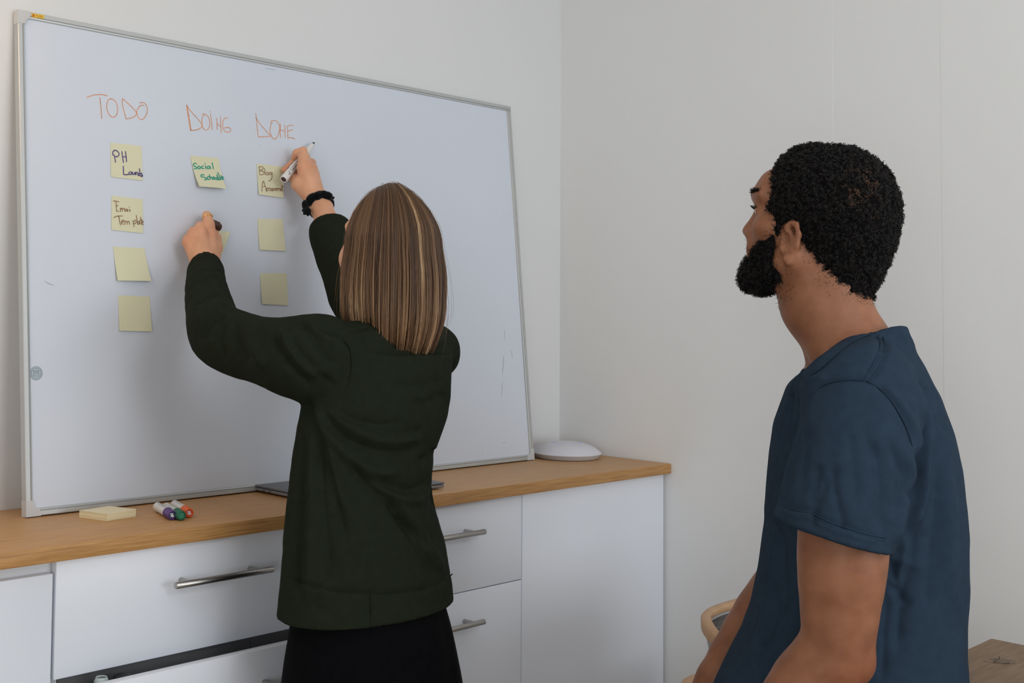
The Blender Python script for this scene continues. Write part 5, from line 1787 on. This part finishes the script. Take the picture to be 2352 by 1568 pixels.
# head
f.ell(mw(.028, 0, .012), (.1030, .074, .088), HM2, 0.02)
f.ell(mw(.092, 0, -.050), (.0575, .056, .070), HM2, 0.03)
for sy in (-1, 1):
    f.cone(mw(.070, .054 * sy, -.078), mw(.138, .018 * sy, -.112), .020, .018, 0.025)     # jaw
    f.ell(mw(.122, .040 * sy, -.022), (.026, .022, .020), HM2, 0.02)                      # cheekbone
    f.ell(mw(.150, .030 * sy, .008), (.016, .019, .011), HM2, 0.008, 'sub')               # eye socket
    f.ell(mw(.136, .030 * sy, .006), (.0128, .0128, .0128), HM2, 0.004)                   # lids over the eye
    f.ell(mw(.1515, .030 * sy, .006), (.006, .0100, .0042), HM2, 0.002, 'sub')            # opening between the lids
    f.cone(mw(.148, .012 * sy, .034), mw(.132, .048 * sy, .030), .0085, .0070, 0.014)     # brow
    # ear: outer rim, inner rim, lobe
    rim = [(1806, 540), (1809, 524), (1820, 516), (1832, 522), (1837, 546), (1833, 570), (1823, 590), (1811, 605), (1804, 597)]
    P = [mw((1915 - px) / 1306.0, sy * (.071 + (.011 if 2 < i < 6 else .005)), -(py - 490) / 1385.0) for i, (px, py) in enumerate(rim)]
    f.ell(mw(.0770, sy * .068, -.050), (.017, .008, .028), HM2, 0.006)
    f.chain(P, [.0040, .0046, .0048, .0048, .0046, .0044, .0046, .0060, .0050], 0.004)
    f.chain([mw((1915 - px) / 1306.0, sy * .0775, -(py - 490) / 1385.0) for (px, py) in ((1817, 540), (1824, 560), (1818, 584))], [.0035, .0042, .0040], 0.004)
    f.ell(mw(.0860, sy * .0735, -.046), (.0062, .006, .013), HM2, 0.004, 'sub')
    f.ell(mw(.0920, sy * .0705, -.062), (.0050, .006, .008), HM2, 0.004)
f.ell(mw(.122, 0, .040), (.0235, .044, .036), HM2, 0.025)                                   # forehead
f.cone(mw(.144, 0, .008), mw(.169, 0, -.0250), .0078, .0100, 0.010)                       # nose
for sy in (-1, 1):
    f.ell(mw(.159, .0125 * sy, -.031), (.012, .009, .0080), HM2, 0.007)
    f.ell(mw(.161, .008 * sy, -.0395), (.005, .004, .003), HM2, 0.002, 'sub')
f.ell(mw(.153, 0, -.046), (.014, .024, .012), HM2, 0.012)
f.cone(mw(.161, -.016, -.056), mw(.161, .016, -.056), .0070, .0070, 0.008)
f.cone(mw(.160, -.014, -.068), mw(.160, .014, -.068), .0080, .0080, 0.006)
f.ell(mw(.150, 0, -.100), (.018, .022, .020), HM2, 0.018)
# neck and shoulders
NB2 = np.array((0.8651, -1.2960, 1.2485))
f.chain([mw(.008, 0, -.045), mw(.030, 0, -.150), NB2], [.064, .0640, .067], 0.03)
for sy in (-1, 1):
    f.cone(mw(.060, .048 * sy, -.085), NB2 + TF * .05 + TL * .02 * sy - up * .02, .018, .016, 0.02)
rowsM = [(1.2580, 0.9343, -1.2800, 0.0794, 0.0699), (1.2252, 0.9217, -1.2800, 0.1094, 0.0963), (1.1850, 0.9195, -1.2800, 0.1342, 0.1181), (1.1267, 0.9193, -1.2800, 0.1551, 0.1365), (1.0683, 0.9224, -1.2800, 0.1663, 0.1463), (1.0030, 0.9221, -1.2800, 0.1730, 0.1523), (0.9522, 0.9229, -1.2800, 0.1762, 0.1550), (0.8958, 0.9124, -1.2800, 0.1786, 0.1572), (0.8270, 0.8941, -1.2800, 0.1829, 0.1609), (0.7806, 0.8748, -1.2800, 0.1896, 0.1668), (0.7425, 0.8529, -1.2800, 0.2008, 0.1767), (0.7187, 0.8391, -1.2800, 0.2085, 0.1834), (0.6734, 0.8177, -1.2800, 0.2177, 0.1916)]
f.loft([(z, a, b2, c * .80, d_ * .80) for (z, a, b2, c, d_) in rowsM if z > 0.70], 40, 0.03)
SL = np.array((0.7329, -1.3623, 1.1863))
SRM = np.array((1.0557, -1.2275, 1.1929))
EL, WL = np.array((0.6658, -1.3611, 0.8210)), np.array((0.6234, -1.2313, 0.6213))
ER, WR = np.array((0.9913, -1.1088, 0.8358)), np.array((0.8566, -1.0167, 0.6218))
f.chain([NB2 + TL * .06 - up * .03, SL], [.055, .060], 0.04)
f.chain([NB2 - TL * .06 - up * .03, SRM], [.055, .060], 0.04)
f.chain([SL, (0.6838, -1.3661, 1.0820), (0.6684, -1.3687, 0.9753), (0.6653, -1.3658, 0.9055), EL], [.062, .058, .0575, .0520, .0445], 0.03, sub=2)
f.ell(np.array((0.6780, -1.3773, 0.7998)), (.028, .028, .026), None, 0.02)
f.chain([EL, EL * .68 + WL * .32 + up * .006, EL * .35 + WL * .65, WL], [.0450, .0470, .0390, .0285], 0.02, sub=2)
f.chain([SRM, (1.0416, -1.1647, 1.0239), ER], [.060, .052, .042], 0.03)
f.chain([ER, ER * .70 + WR * .30, ER * .35 + WR * .65, WR], [.0430, .0445, .0370, .0280], 0.02, sub=2)
# hands resting in the lap
for (Wp, Ep, inward) in ((WL, EL, -1), (WR, ER, 1)):
    d_ = (Wp - Ep) / np.linalg.norm(Wp - Ep)
    ac = TL * inward
    ac = ac - d_ * (ac @ d_)
    ac /= np.linalg.norm(ac)
    nm = np.cross(d_, ac)
    nm = nm if nm[2] > 0 else -nm
    for q in range(4):
        o_ = ac * (0.027 - 0.018 * q)
        L_ = (.040, .045, .042, .032)[q]
        k0 = Wp + d_ * .085 + o_
        f.cone(Wp + d_ * .012 + o_ * .7, k0, .017, .0125, 0.012)
        f.chain([k0, k0 + d_ * L_ - nm * .012, k0 + d_ * (L_ + .018) - nm * .034, k0 + d_ * (L_ + .010) - nm * .052], [.0118, .0100, .0090, .0078], 0.005)
    b0 = Wp + d_ * .02 + ac * .022
    f.chain([b0, b0 + d_ * .035 + ac * .028 - nm * .008, b0 + d_ * .070 + ac * .030 - nm * .018, b0 + d_ * .095 + ac * .022 - nm * .022], [.018, .0145, .0115, .0090], 0.012)
# legs: perched, feet on the floor
HB = np.array((0.848, -1.300, 0.0))
legs = []
for sy in (-1, 1):
    hip = HB + TL * .066 * sy + up * .755
    knee = HB + TL * .125 * sy + TF * .33 + up * .47
    ank = HB + TL * .125 * sy + TF * .34 + up * .085
    legs.append((hip, knee, ank))
    f.chain([hip, knee], [.062, .054], 0.03)
    f.chain([knee, knee * .65 + ank * .35 - TF * .02, ank], [.056, .056, .037], 0.02)
V, Q = f.surface(2)
N = normals(V, Q)
V[:, 2] = np.where((V[:, 1] < -1.360) & (V[:, 2] < 0.7440) & (V[:, 2] > 0.6), 0.7440, V[:, 2])
L3 = ml(V)
bodm = mesh_np('body', V - MO, Q, MAT['skin_m'], man)
lipt = np.exp(-(((L3[:, 0] - .166) / .012) ** 2 + (L3[:, 1] / .020) ** 2 + ((L3[:, 2] + .062) / .010) ** 2) ** 2)
elb = 0.5 * np.exp(-(np.linalg.norm(V - np.array((0.6780, -1.3773, 0.7998)), axis=1) / .04) ** 2)
attr(bodm, 'tint', np.maximum(0.6 * lipt, elb))
for sy in (-1, 1):
    Mx = Matrix(((*HM2[0],), (*HM2[1],), (*HM2[2],))).transposed().to_4x4()
    e_ = lathe('eye', [(0.0118 * math.sin(t), -0.0118 * math.cos(t)) for t in np.linspace(0, math.pi, 13)], MAT['eye'], bodm, n=20)
    e_.matrix_local = Matrix.Translation(Vector(mw(.1360, .030 * sy, .0062) - MO)) @ Mx @ Matrix.Rotation(math.pi / 2, 4, 'Y')
    i_ = lathe('iris', [(0.0, 0.0123), (0.003, 0.0120), (0.0058, 0.0108), (0.0059, 0.0100), (0, 0.009)], MAT['iris'], bodm, n=20)
    i_.matrix_local = e_.matrix_local.copy()

# --- t-shirt
g2 = Field((0.42, -1.68, 0.60), (1.22, -0.90, 1.36), 0.0037)
g2.loft(rowsM, 40, 0.03, ex=2.15)
g2.chain([NB2 + TL * .05 - up * .035, np.array((0.7694, -1.3556, 1.2046)), SL + up * .002], [.060, .066, .078], 0.05)
g2.chain([NB2 - TL * .05 - up * .035, SRM], [.062, .074], 0.05)
g2.chain([NB2 - up * .02, NB2 + up * .045 - TF * .006], [.088, .074], 0.04)
g2.chain([(0.7381, -1.3665, 1.1798), (0.6962, -1.3723, 1.1139)], [.080, .0840], 0.04)
g2.chain([(0.6913, -1.3746, 1.1145), (0.6629, -1.3646, 1.0325), (0.6521, -1.3568, 0.9500)], [.0840, .0830, .0820], 0.010, sub=2)
g2.chain([SRM, (1.0448, -1.1690, 1.0478), (1.0238, -1.1376, 0.9473)], [.072, .072, .070], 0.03)
CP2 = np.array((0.8446, -1.2788, 1.2660))
for CN2 in (TF * .62 + up * .80 - TL * .20, TF * .26 + up * .95 - TL * .20):
    CN2 = CN2 / np.linalg.norm(CN2)

    def neckfn(X, Y, Z, CN2=CN2):
        d = (X - CP2[0]) * CN2[0] + (Y - CP2[1]) * CN2[1] + (Z - CP2[2]) * CN2[2]
        r = np.sqrt((X - CP2[0]) ** 2 + (Y - CP2[1]) ** 2 + (Z - CP2[2]) ** 2) - 0.15
        return np.maximum(-d, r)
    g2.mix(CP2 - .16, CP2 + .16, neckfn, 0.006, 'sub')
g2.chain([mw(.010, 0, -.120), NB2 + TF * .004], [.071, .0745], 0.004, 'sub')
SD_ = np.array((0.6576, -1.3535, 0.9710)) - np.array((0.6882, -1.3707, 1.0950))
SD_ /= np.linalg.norm(SD_)
hp0, hp1, hp2 = np.array((0.6059, -1.2993, 1.0092)), np.array((0.7288, -1.4057, 0.9673)), np.array((0.5843, -1.3930, 0.9935))
hn = np.cross(hp1 - hp0, hp2 - hp0)
hn /= np.linalg.norm(hn)
hn = hn if hn @ SD_ > 0 else -hn
cutcap(g2, np.array((0.6603, -1.3570, 0.9884)), hn, 0.125)
g2.chain([np.array((0.6726, -1.3632, 1.0442)), np.array((0.6590, -1.3534, 0.9486))], [.070, .0785], 0.004, 'sub')
g2.chain([(1.0312, -1.1490, 0.9836), (0.9965, -1.0992, 0.8223)], [.056, .064], 0.004, 'sub')
V, Q = g2.surface(2)
N = normals(V, Q)
FM = [
    # sleeve head seam, shoulder seam, yoke crease
    ([(0.6373, -1.3383, 1.1943), (0.6531, -1.3533, 1.2113), (0.6771, -1.3748, 1.2156), (0.6945, -1.3902, 1.2146), (0.7069, -1.4007, 1.2058)], -.0022, .0045),
    ([(0.7576, -1.3839, 1.2913), (0.7616, -1.3858, 1.2654), (0.7524, -1.3757, 1.2327), (0.7447, -1.3678, 1.2147)], -.0020, .0040),
    ([(0.7646, -1.3900, 1.2894), (0.7676, -1.3911, 1.2629), (0.7600, -1.3823, 1.2295), (0.7518, -1.3739, 1.2108)], -.0018, .0040),
    ([(0.7048, -1.3992, 1.2122), (0.7246, -1.4152, 1.1880), (0.7441, -1.4300, 1.1463), (0.7511, -1.4344, 1.1161)], -.0040, .0055),
    ([(0.7126, -1.4059, 1.2091), (0.7331, -1.4223, 1.1804), (0.7520, -1.4368, 1.1419), (0.7581, -1.4402, 1.1098)], .0030, .0070),
    # pull from the armpit
    ([(0.7520, -1.4352, 1.1161), (0.7579, -1.4389, 1.0904), (0.7615, -1.4410, 1.0724), (0.7515, -1.4311, 1.0548), (0.7403, -1.4205, 1.0436)], -.0085, .0080),
    ([(0.7443, -1.4284, 1.1160), (0.7484, -1.4301, 1.0838), (0.7456, -1.4260, 1.0579), (0.7387, -1.4172, 1.0126), (0.7344, -1.4110, 0.9738)], .0045, .0095),
    ([(0.7224, -1.4099, 1.1311), (0.7388, -1.4216, 1.0836), (0.7388, -1.4200, 1.0578), (0.7318, -1.4113, 1.0157)], -.0038, .0085),
    ([(0.7039, -1.3937, 1.1347), (0.7164, -1.4019, 1.0865), (0.7203, -1.4024, 1.0381), (0.7254, -1.4035, 0.9801)], -.0022, .0100),
    ([(0.6097, -1.3740, 1.0825), (0.6077, -1.3709, 1.0606), (0.5997, -1.3625, 1.0385), (0.5994, -1.3612, 1.0228), (0.5982, -1.3591, 1.0040)], -.0034, .0055),
    ([(0.6000, -1.3666, 1.1012), (0.5987, -1.3631, 1.0636), (0.5941, -1.3575, 1.0384)], -.0018, .0060),
    ([(0.6157, -1.3809, 1.1077), (0.6193, -1.3814, 1.0639), (0.6295, -1.3878, 1.0202), (0.6320, -1.3890, 1.0046)], -.0020, .0070),
    ([(0.6309, -1.3970, 1.1518), (0.6380, -1.3995, 1.0893), (0.6461, -1.4029, 1.0267)], -.0013, .0120),
    ([(0.6419, -1.4078, 1.1708), (0.6558, -1.4168, 1.1146), (0.6630, -1.4193, 1.0521), (0.6678, -1.4205, 0.9989)], -.0016, .0100),
    ([(0.5835, -1.3557, 1.1635), (0.5822, -1.3508, 1.1009), (0.5826, -1.3476, 1.0445)], -.0014, .0110),
    # front of chest
    ([(0.6713, -1.3024, 1.2081), (0.6711, -1.2994, 1.1616), (0.6665, -1.2917, 1.1018), (0.6604, -1.2834, 1.0518), (0.6552, -1.2761, 1.0085)], -.0075, .0095),
    ([(0.7052, -1.2652, 1.2025), (0.6991, -1.2566, 1.1505), (0.6976, -1.2521, 1.0958)], -.0040, .0080),
    ([(0.6700, -1.3017, 1.2161), (0.6870, -1.3166, 1.2137), (0.7018, -1.3299, 1.2166)], .0015, .0060),
    # back
    ([(0.9105, -1.3790, 1.1812), (0.9192, -1.3830, 1.1210), (0.9203, -1.3790, 1.0367), (0.9052, -1.3614, 0.9676)], .0038, .0100),
    ([(0.9033, -1.3740, 1.2050), (0.9152, -1.3840, 1.1947), (0.9255, -1.3927, 1.1878)], -.0030, .0050),
    ([(0.9265, -1.3895, 1.1211), (0.9330, -1.3902, 1.0369), (0.9305, -1.3821, 0.9385), (0.9291, -1.3749, 0.8401)], -.0028, .0140),
    ([(0.9178, -1.3742, 0.9945), (0.9053, -1.3597, 0.9367), (0.8996, -1.3504, 0.8678), (0.8955, -1.3417, 0.7834)], -.0035, .0120),
    ([(0.9041, -1.3604, 0.9676), (0.8958, -1.3496, 0.9098), (0.8904, -1.3435, 0.8887)], .0035, .0090),
    ([(0.8864, -1.3429, 0.9364), (0.8909, -1.3448, 0.9027), (0.8992, -1.3507, 0.8783), (0.9125, -1.3614, 0.8595)], -.0030, .0080),
    ([(0.8833, -1.3368, 0.8815), (0.8813, -1.3316, 0.8253), (0.8809, -1.3270, 0.7551)], -.0028, .0100),
    ([(0.8814, -1.3381, 0.9307), (0.8994, -1.3538, 0.9275), (0.9261, -1.3769, 0.9174)], .0016, .0080),
    ([(0.9405, -1.3998, 1.0862), (0.9509, -1.4027, 0.9810), (0.9543, -1.3973, 0.8406)], .0030, .0130),
    ([(0.6937, -1.2420, 0.9863), (0.7064, -1.2479, 0.8977), (0.7086, -1.2449, 0.8157)], -.0040, .0140),
    ([(0.6834, -1.2251, 0.8563), (0.6881, -1.2267, 0.8154), (0.6741, -1.2106, 0.7536)], .0055, .0090),
    ([(0.6900, -1.2334, 0.8974), (0.6975, -1.2363, 0.8360), (0.6904, -1.2268, 0.7812)], -.0055, .0090),
    # hem stitching of the sleeve
    ([(0.5275, -1.3387, 1.0408), (0.5424, -1.3516, 1.0355), (0.5664, -1.3728, 1.0334), (0.5723, -1.3775, 1.0249), (0.5999, -1.4013, 1.0143), (0.6256, -1.4235, 1.0048), (0.6507, -1.4454, 0.9979)], -.0016, .0032),
    ([(0.5277, -1.3385, 1.0340), (0.5427, -1.3515, 1.0287), (0.5658, -1.3718, 1.0254), (0.5744, -1.3790, 1.0181), (0.6001, -1.4011, 1.0075), (0.6259, -1.4233, 0.9981), (0.6510, -1.4452, 0.9911)], .0014, .0034),
    # collar rib
    ([(0.8118, -1.3650, 1.2917), (0.7965, -1.3513, 1.2887), (0.7797, -1.3355, 1.2734), (0.7617, -1.3182, 1.2506), (0.7437, -1.3008, 1.2264), (0.7249, -1.2831, 1.2097), (0.7180, -1.2766, 1.2027)], -.0022, .0040),
]
SIDE2 = np.array((0.9016, 0.4216, -0.0967))
V = fold(V, N, FM, 2.6, SIDE2)
N = normals(V, Q)
V = V + N * (0.0014 * noise3(V * 16, 13) + 0.0005 * noise3(V * 50, 14))[:, None]
V = relax(V, Q, 1, 0.3)
V[:, 2] = np.where((V[:, 1] < -1.364) & (V[:, 2] < 0.7416), 0.7416, V[:, 2])
tsh = mesh_np('t_shirt', V - MO, Q, MAT['shirt'], man)
tsh['label'] = 'faded dark blue cotton t-shirt'
seams('seam', V, N, [
    [(0.6341, -1.3352, 1.1904), (0.6441, -1.3450, 1.2054), (0.6583, -1.3581, 1.2133), (0.6770, -1.3748, 1.2162), (0.6945, -1.3902, 1.2146)],
    [(0.7583, -1.3842, 1.2867), (0.7606, -1.3850, 1.2654), (0.7524, -1.3757, 1.2327), (0.7447, -1.3678, 1.2140)],
    [(0.7643, -1.3894, 1.2854), (0.7662, -1.3897, 1.2629), (0.7594, -1.3819, 1.2309), (0.7507, -1.3730, 1.2114)],
    [(0.6969, -1.3924, 1.2146), (0.7119, -1.4049, 1.2026), (0.7273, -1.4172, 1.1803), (0.7432, -1.4291, 1.1450), (0.7500, -1.4336, 1.1193)],
    [(0.5321, -1.3428, 1.0390), (0.5471, -1.3557, 1.0343), (0.5675, -1.3736, 1.0303), (0.5858, -1.3892, 1.0202), (0.6069, -1.4074, 1.0119), (0.6284, -1.4259, 1.0037), (0.6461, -1.4413, 0.9990)],
    [(0.5323, -1.3426, 1.0347), (0.5472, -1.3556, 1.0300), (0.5676, -1.3734, 1.0260), (0.5860, -1.3891, 1.0159), (0.6071, -1.4073, 1.0076), (0.6286, -1.4258, 0.9994), (0.6463, -1.4412, 0.9947)],
    [(0.8090, -1.3621, 1.2835), (0.7967, -1.3512, 1.2833), (0.7799, -1.3354, 1.2693), (0.7618, -1.3181, 1.2472), (0.7457, -1.3026, 1.2264), (0.7289, -1.2868, 1.2111)]], 0.0011, MAT['shirt'], tsh, MO, SIDE2)
lab_ = box('neck_label', (-0.004, 0.004, -0.0005, 0.0005, -0.004, 0.004), MAT['red'], man, bevel=0.0002)
lab_.location = Vector(np.array((0.8795, -1.3370, 1.2967)) - MO)
lab_.rotation_euler = (0.5, 0, ty)
lab_['label'] = 'red label inside the collar'
# --- trousers and shoes
t3 = Field((0.30, -1.62, 0.02), (1.26, -0.72, 0.90), 0.007)
t3.loft([(0.742, HB[0] - .01, HB[1] + .01, 0.130, .105), (0.82, HB[0] - .02, HB[1] + .02, .125, .095)], 40, 0.02)
for hip, knee, ank in legs:
    t3.chain([hip - up * .02, knee], [.078, .070], 0.03)
    t3.chain([knee, ank + up * .02], [.072, .054], 0.02)
V, Q = t3.surface(2)
V[:, 2] = np.where((V[:, 1] < -1.362) & (V[:, 2] < 0.7412), 0.7412, V[:, 2])
N = normals(V, Q)
V = V + N * (0.003 * noise3(V * 14, 9))[:, None] * (V[:, 1] > -1.34)[:, None]
mesh_np('trousers', V - MO, Q, MAT['denim'], man)
for hip, knee, ank in legs:
    a_ = np.array((ank[0], ank[1], .05))
    q_ = Field(a_ - (.3, .3, .052), a_ + (.3, .3, .09), 0.005)
    q_.chain([a_ - TF * .03, a_ + TF * .08, a_ + TF * .20 - up * .012], [.048, .052, .040], 0.02)
    q_.cut((0, 0, 0.0006), (0, 0, -1))
    V, Q = q_.surface(1)
    mesh_np('shoe', V - MO, Q, MAT['shoe'], man)


# --- curly hair and beard
def poly_sd(poly, x, z):
    """signed distance to a closed outline, negative inside."""
    P = np.array(poly, np.float32)
    d = np.full(np.broadcast(x, z).shape, 9.0, np.float32)
    ins = np.zeros(d.shape, bool)
    for i in range(len(P)):
        a, b2 = P[i], P[(i + 1) % len(P)]
        ex, ez = b2[0] - a[0], b2[1] - a[1]
        t = np.clip(((x - a[0]) * ex + (z - a[1]) * ez) / (ex * ex + ez * ez + 1e-12), 0, 1)
        d = np.minimum(d, np.hypot(x - a[0] - t * ex, z - a[1] - t * ez))
        c = ((a[1] > z) != (b2[1] > z))
        xc = a[0] + (z - a[1]) / (b2[1] - a[1] + 1e-12) * ex
        ins ^= c & (x < xc)
    return np.where(ins, -d, d)


def masked(fl, poly):
    X, Y, Z = [(fl.lo[k] + fl.h * np.arange(fl.n[k])) for k in range(3)]
    x = (X[:, None, None] - HC2[0]) * fw[0] + (Y[None, :, None] - HC2[1]) * fw[1] + 0 * Z[None, None, :]
    z = Z[None, None, :] - HC2[2] + 0 * x
    fl.a = np.maximum(fl.a, poly_sd(poly, x, z).astype(np.float32))


HAIR = [(.117, .0765), (.108, .066), (.121, .044), (.1265, .028), (.114, .003), (.112, -.018), (.117, -.036), (.113, -.056), (.094, -.050), (.086, -.036), (.077, -.016),
        (.062, -.014), (.057, -.043), (.049, -.077), (.030, -.108), (.010, -.128), (-.024, -.139), (-.050, -.146), (-.15, -.152), (-.15, .2), (.117, .2)]
h_ = Field(HC2 - .18, HC2 + .18, 0.003)
h_.ell(mw(.010, 0, .003), (.1010, .088, .109), HM2, 0.02)
h_.ell(mw(.056, 0, .025), (.0650, .078, .088), HM2, 0.03)
h_.ell(mw(-.008, 0, -.050), (.066, .072, .080), HM2, 0.03)
h_.chain([mw(-.002, 0, -.09), mw(.004, 0, -.148)], [.054, .050], 0.03)
h_.ell(mw(.092, 0, -.020), (.036, .0660, .050), HM2, 0.01)
masked(h_, HAIR)
Vh, Qh = h_.surface(2)
Nh = normals(Vh, Qh)
Vh = Vh + Nh * (0.0030 * noise3(Vh * 150, 2) + 0.0022 * noise3(Vh * 70, 5))[:, None]
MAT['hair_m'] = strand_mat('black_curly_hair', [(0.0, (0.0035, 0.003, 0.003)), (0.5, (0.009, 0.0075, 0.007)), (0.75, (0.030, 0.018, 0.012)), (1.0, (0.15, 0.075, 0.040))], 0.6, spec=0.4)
MAT['hair_base'] = strand_mat('black_hair_base', [(0.0, (0.003, 0.0028, 0.003)), (1.0, (0.010, 0.009, 0.009))], 0.9, spec=0.05)
hm = mesh_np('hair', Vh - MO, Qh, MAT['hair_base'], man)
hm['label'] = 'short black curly hair'
attr(hm, 'shade', np.full(len(Vh), 0.25))


def curls(name, V, Q, N, n, r_c, r_w, lift, parent, mat, seed, shade_fn, m=9, turns=1.7, droop=0.0):
    r = np.random.default_rng(seed)
    ar = np.linalg.norm(np.cross(V[Q[:, 2]] - V[Q[:, 0]], V[Q[:, 3]] - V[Q[:, 1]]), axis=1)
    q = r.choice(len(Q), n, p=ar / ar.sum())
    w = r.dirichlet(np.ones(4), n)
    P = (V[Q[q]] * w[:, :, None]).sum(1)
    Nn = (N[Q[q]] * w[:, :, None]).sum(1) + r.normal(0, 0.35, (n, 3))
    Nn[:, 2] -= droop
    Nn /= np.linalg.norm(Nn, axis=1, keepdims=True)
    A = np.cross(Nn, r.normal(0, 1, (n, 3)))
    A /= np.linalg.norm(A, axis=1, keepdims=True)
    B = np.cross(Nn, A)
    t = np.linspace(0, 1, m)
    rc = r.uniform(*r_c, n)[:, None]
    ph = 2 * math.pi * turns * t[None] * r.uniform(0.8, 1.2, (n, 1))
    ht = (t[None] * r.uniform(*lift, n)[:, None]) - 0.0015
    paths = P[:, None] + Nn[:, None] * ht[:, :, None] + A[:, None] * ((np.cos(ph) - 1) * rc)[:, :, None] + B[:, None] * (np.sin(ph) * rc)[:, :, None]
    o = strand_mesh(name, paths - MO, r.uniform(r_w[0], r_w[1], n), mat, parent, np.clip(shade_fn(P) + r.normal(0, 0.12, n), 0, 1))
    o['kind'] = 'stuff'
    return o


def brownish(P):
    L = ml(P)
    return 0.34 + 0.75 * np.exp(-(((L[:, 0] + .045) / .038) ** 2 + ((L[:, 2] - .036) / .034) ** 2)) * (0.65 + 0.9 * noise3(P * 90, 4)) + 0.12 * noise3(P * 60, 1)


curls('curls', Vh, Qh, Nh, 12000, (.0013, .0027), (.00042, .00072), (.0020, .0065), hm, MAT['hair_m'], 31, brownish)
BEARD = [(.114, -.004), (.117, -.042), (.126, -.053), (.147, -.063), (.163, -.075), (.170, -.066), (.172, -.046), (.20, -.046), (.21, -.16), (.094, -.16), (.080, -.128), (.086, -.105), (.099, -.080), (.093, -.055), (.094, -.004)]
b_ = Field(HC2 + up * -.10 - .16, HC2 + up * -.10 + .16 + fw * .1, 0.003)
b_ = Field(HC2 - (.2, .05, .18), HC2 + (.1, .22, .0), 0.003)
b_.ell(mw(.094, 0, -.052), (.0605, .0590, .0740), HM2, 0.02)
for sy in (-1, 1):
    b_.cone(mw(.082, .054 * sy, -.078), mw(.138, .020 * sy, -.110), .0228, .022, 0.02)
    b_.cone(mw(.158, .006 * sy, -.052), mw(.146, .026 * sy, -.064), .0085, .0080, 0.008)
b_.ell(mw(.152, 0, -.104), (.026, .034, .0275), HM2, 0.02)
for sy in (-1, 1):
    b_.cone(mw(.100, .0500 * sy, -.005), mw(.100, .0480 * sy, -.095), .0105, .0095, 0.02)
b_.cone(mw(.160, 0, -.082), mw(.165, 0, -.110), .015, .018, 0.012)
b_.cone(mw(.1685, -.012, -.0625), mw(.1685, .012, -.0625), .0065, .0065, 0.004, 'sub')
masked(b_, BEARD)
Vb, Qb = b_.surface(2)
Nb = normals(Vb, Qb)
Vb = Vb + Nb * (0.0018 * noise3(Vb * 140, 12))[:, None]
bd = mesh_np('beard', Vb - MO, Qb, MAT['hair_base'], man)
bd['label'] = 'full black beard'
attr(bd, 'shade', np.full(len(Vb), 0.15))
curls('beard_curls', Vb, Qb, Nb, 4400, (.0010, .0022), (.00030, .00050), (.003, .0085), bd, MAT['hair_m'], 32, lambda P: 0.28 + 0.12 * noise3(P * 70, 3), droop=0.25)
# sparse stubble that feathers the hairline on the nape and under the jaw
r_ = np.random.default_rng(9)
sel = []
Lb = ml(np.asarray([v.co[:] for v in bodm.data.vertices]) + MO)
near = (poly_sd(HAIR, Lb[:, 0], Lb[:, 2]) < 0.0065) & (Lb[:, 2] < -.03) & (Lb[:, 0] < .085)
near |= (poly_sd(BEARD, Lb[:, 0], Lb[:, 2]) < 0.013) & (Lb[:, 2] > -.16) & (np.abs(Lb[:, 1]) < .09) & (Lb[:, 2] < -.03)
ids = np.where(near)[0]
if len(ids):
    k = r_.choice(ids, min(len(ids), 2000), replace=False)
    P0 = (Lb[k] * np.array((0.87, 1, 1))) @ HM2 + HC2
    nv = np.asarray([bodm.data.vertices[int(i)].normal[:] for i in k])
    tt = np.linspace(0, 1, 5)
    dirn = nv * 0.6 + np.array((0.1, -.05, -.55)) + r_.normal(0, .35, nv.shape)
    dirn /= np.linalg.norm(dirn, axis=1, keepdims=True)
    bend = r_.normal(0, .0018, nv.shape)
    paths = P0[:, None] - nv[:, None] * .0005 + dirn[:, None] * (tt[None, :, None] * r_.uniform(.0015, .0042, (len(k), 1, 1))) + bend[:, None] * (tt ** 2)[None, :, None]
    o = strand_mesh('stubble', paths - MO, .00026, MAT['hair_m'], hm, np.full(len(k), .35))
    o['kind'] = 'stuff'
# brows and lashes
for sy in (-1, 1):
    n = 240
    t = r_.random(n)
    P0 = np.array([mw(.1545 - .020 * q * q, (.010 + .040 * q) * sy, .0355 + .004 * math.sin(2.4 * q)) for q in t]) + r_.normal(0, .0016, (n, 3))
    dirn = lf * sy * .7 + fw * .35 + up * .2 + r_.normal(0, .2, (n, 3))
    tt = np.linspace(0, 1, 5)
    paths = P0[:, None] + dirn[:, None] * (tt[None, :, None] * .008)
    o = strand_mesh('eyebrow', paths - MO, .0004, MAT['hair_m'], bodm, np.full(n, .2))
    n = 46
    t = np.linspace(0, 1, n)
    P0 = np.array([mw(.1500 - .010 * (q - .35) ** 2 * 3, (.020 + .022 * q) * sy, .0085) for q in t])
    paths = P0[:, None] + (fw * .9 + up * .35)[None, None] * (tt[None, :, None] * .0085) + (up * .004)[None, None] * (tt ** 2)[None, :, None]
    strand_mesh('eyelashes', paths - MO, .00025, MAT['hair_m'], bodm, np.full(n, .1))
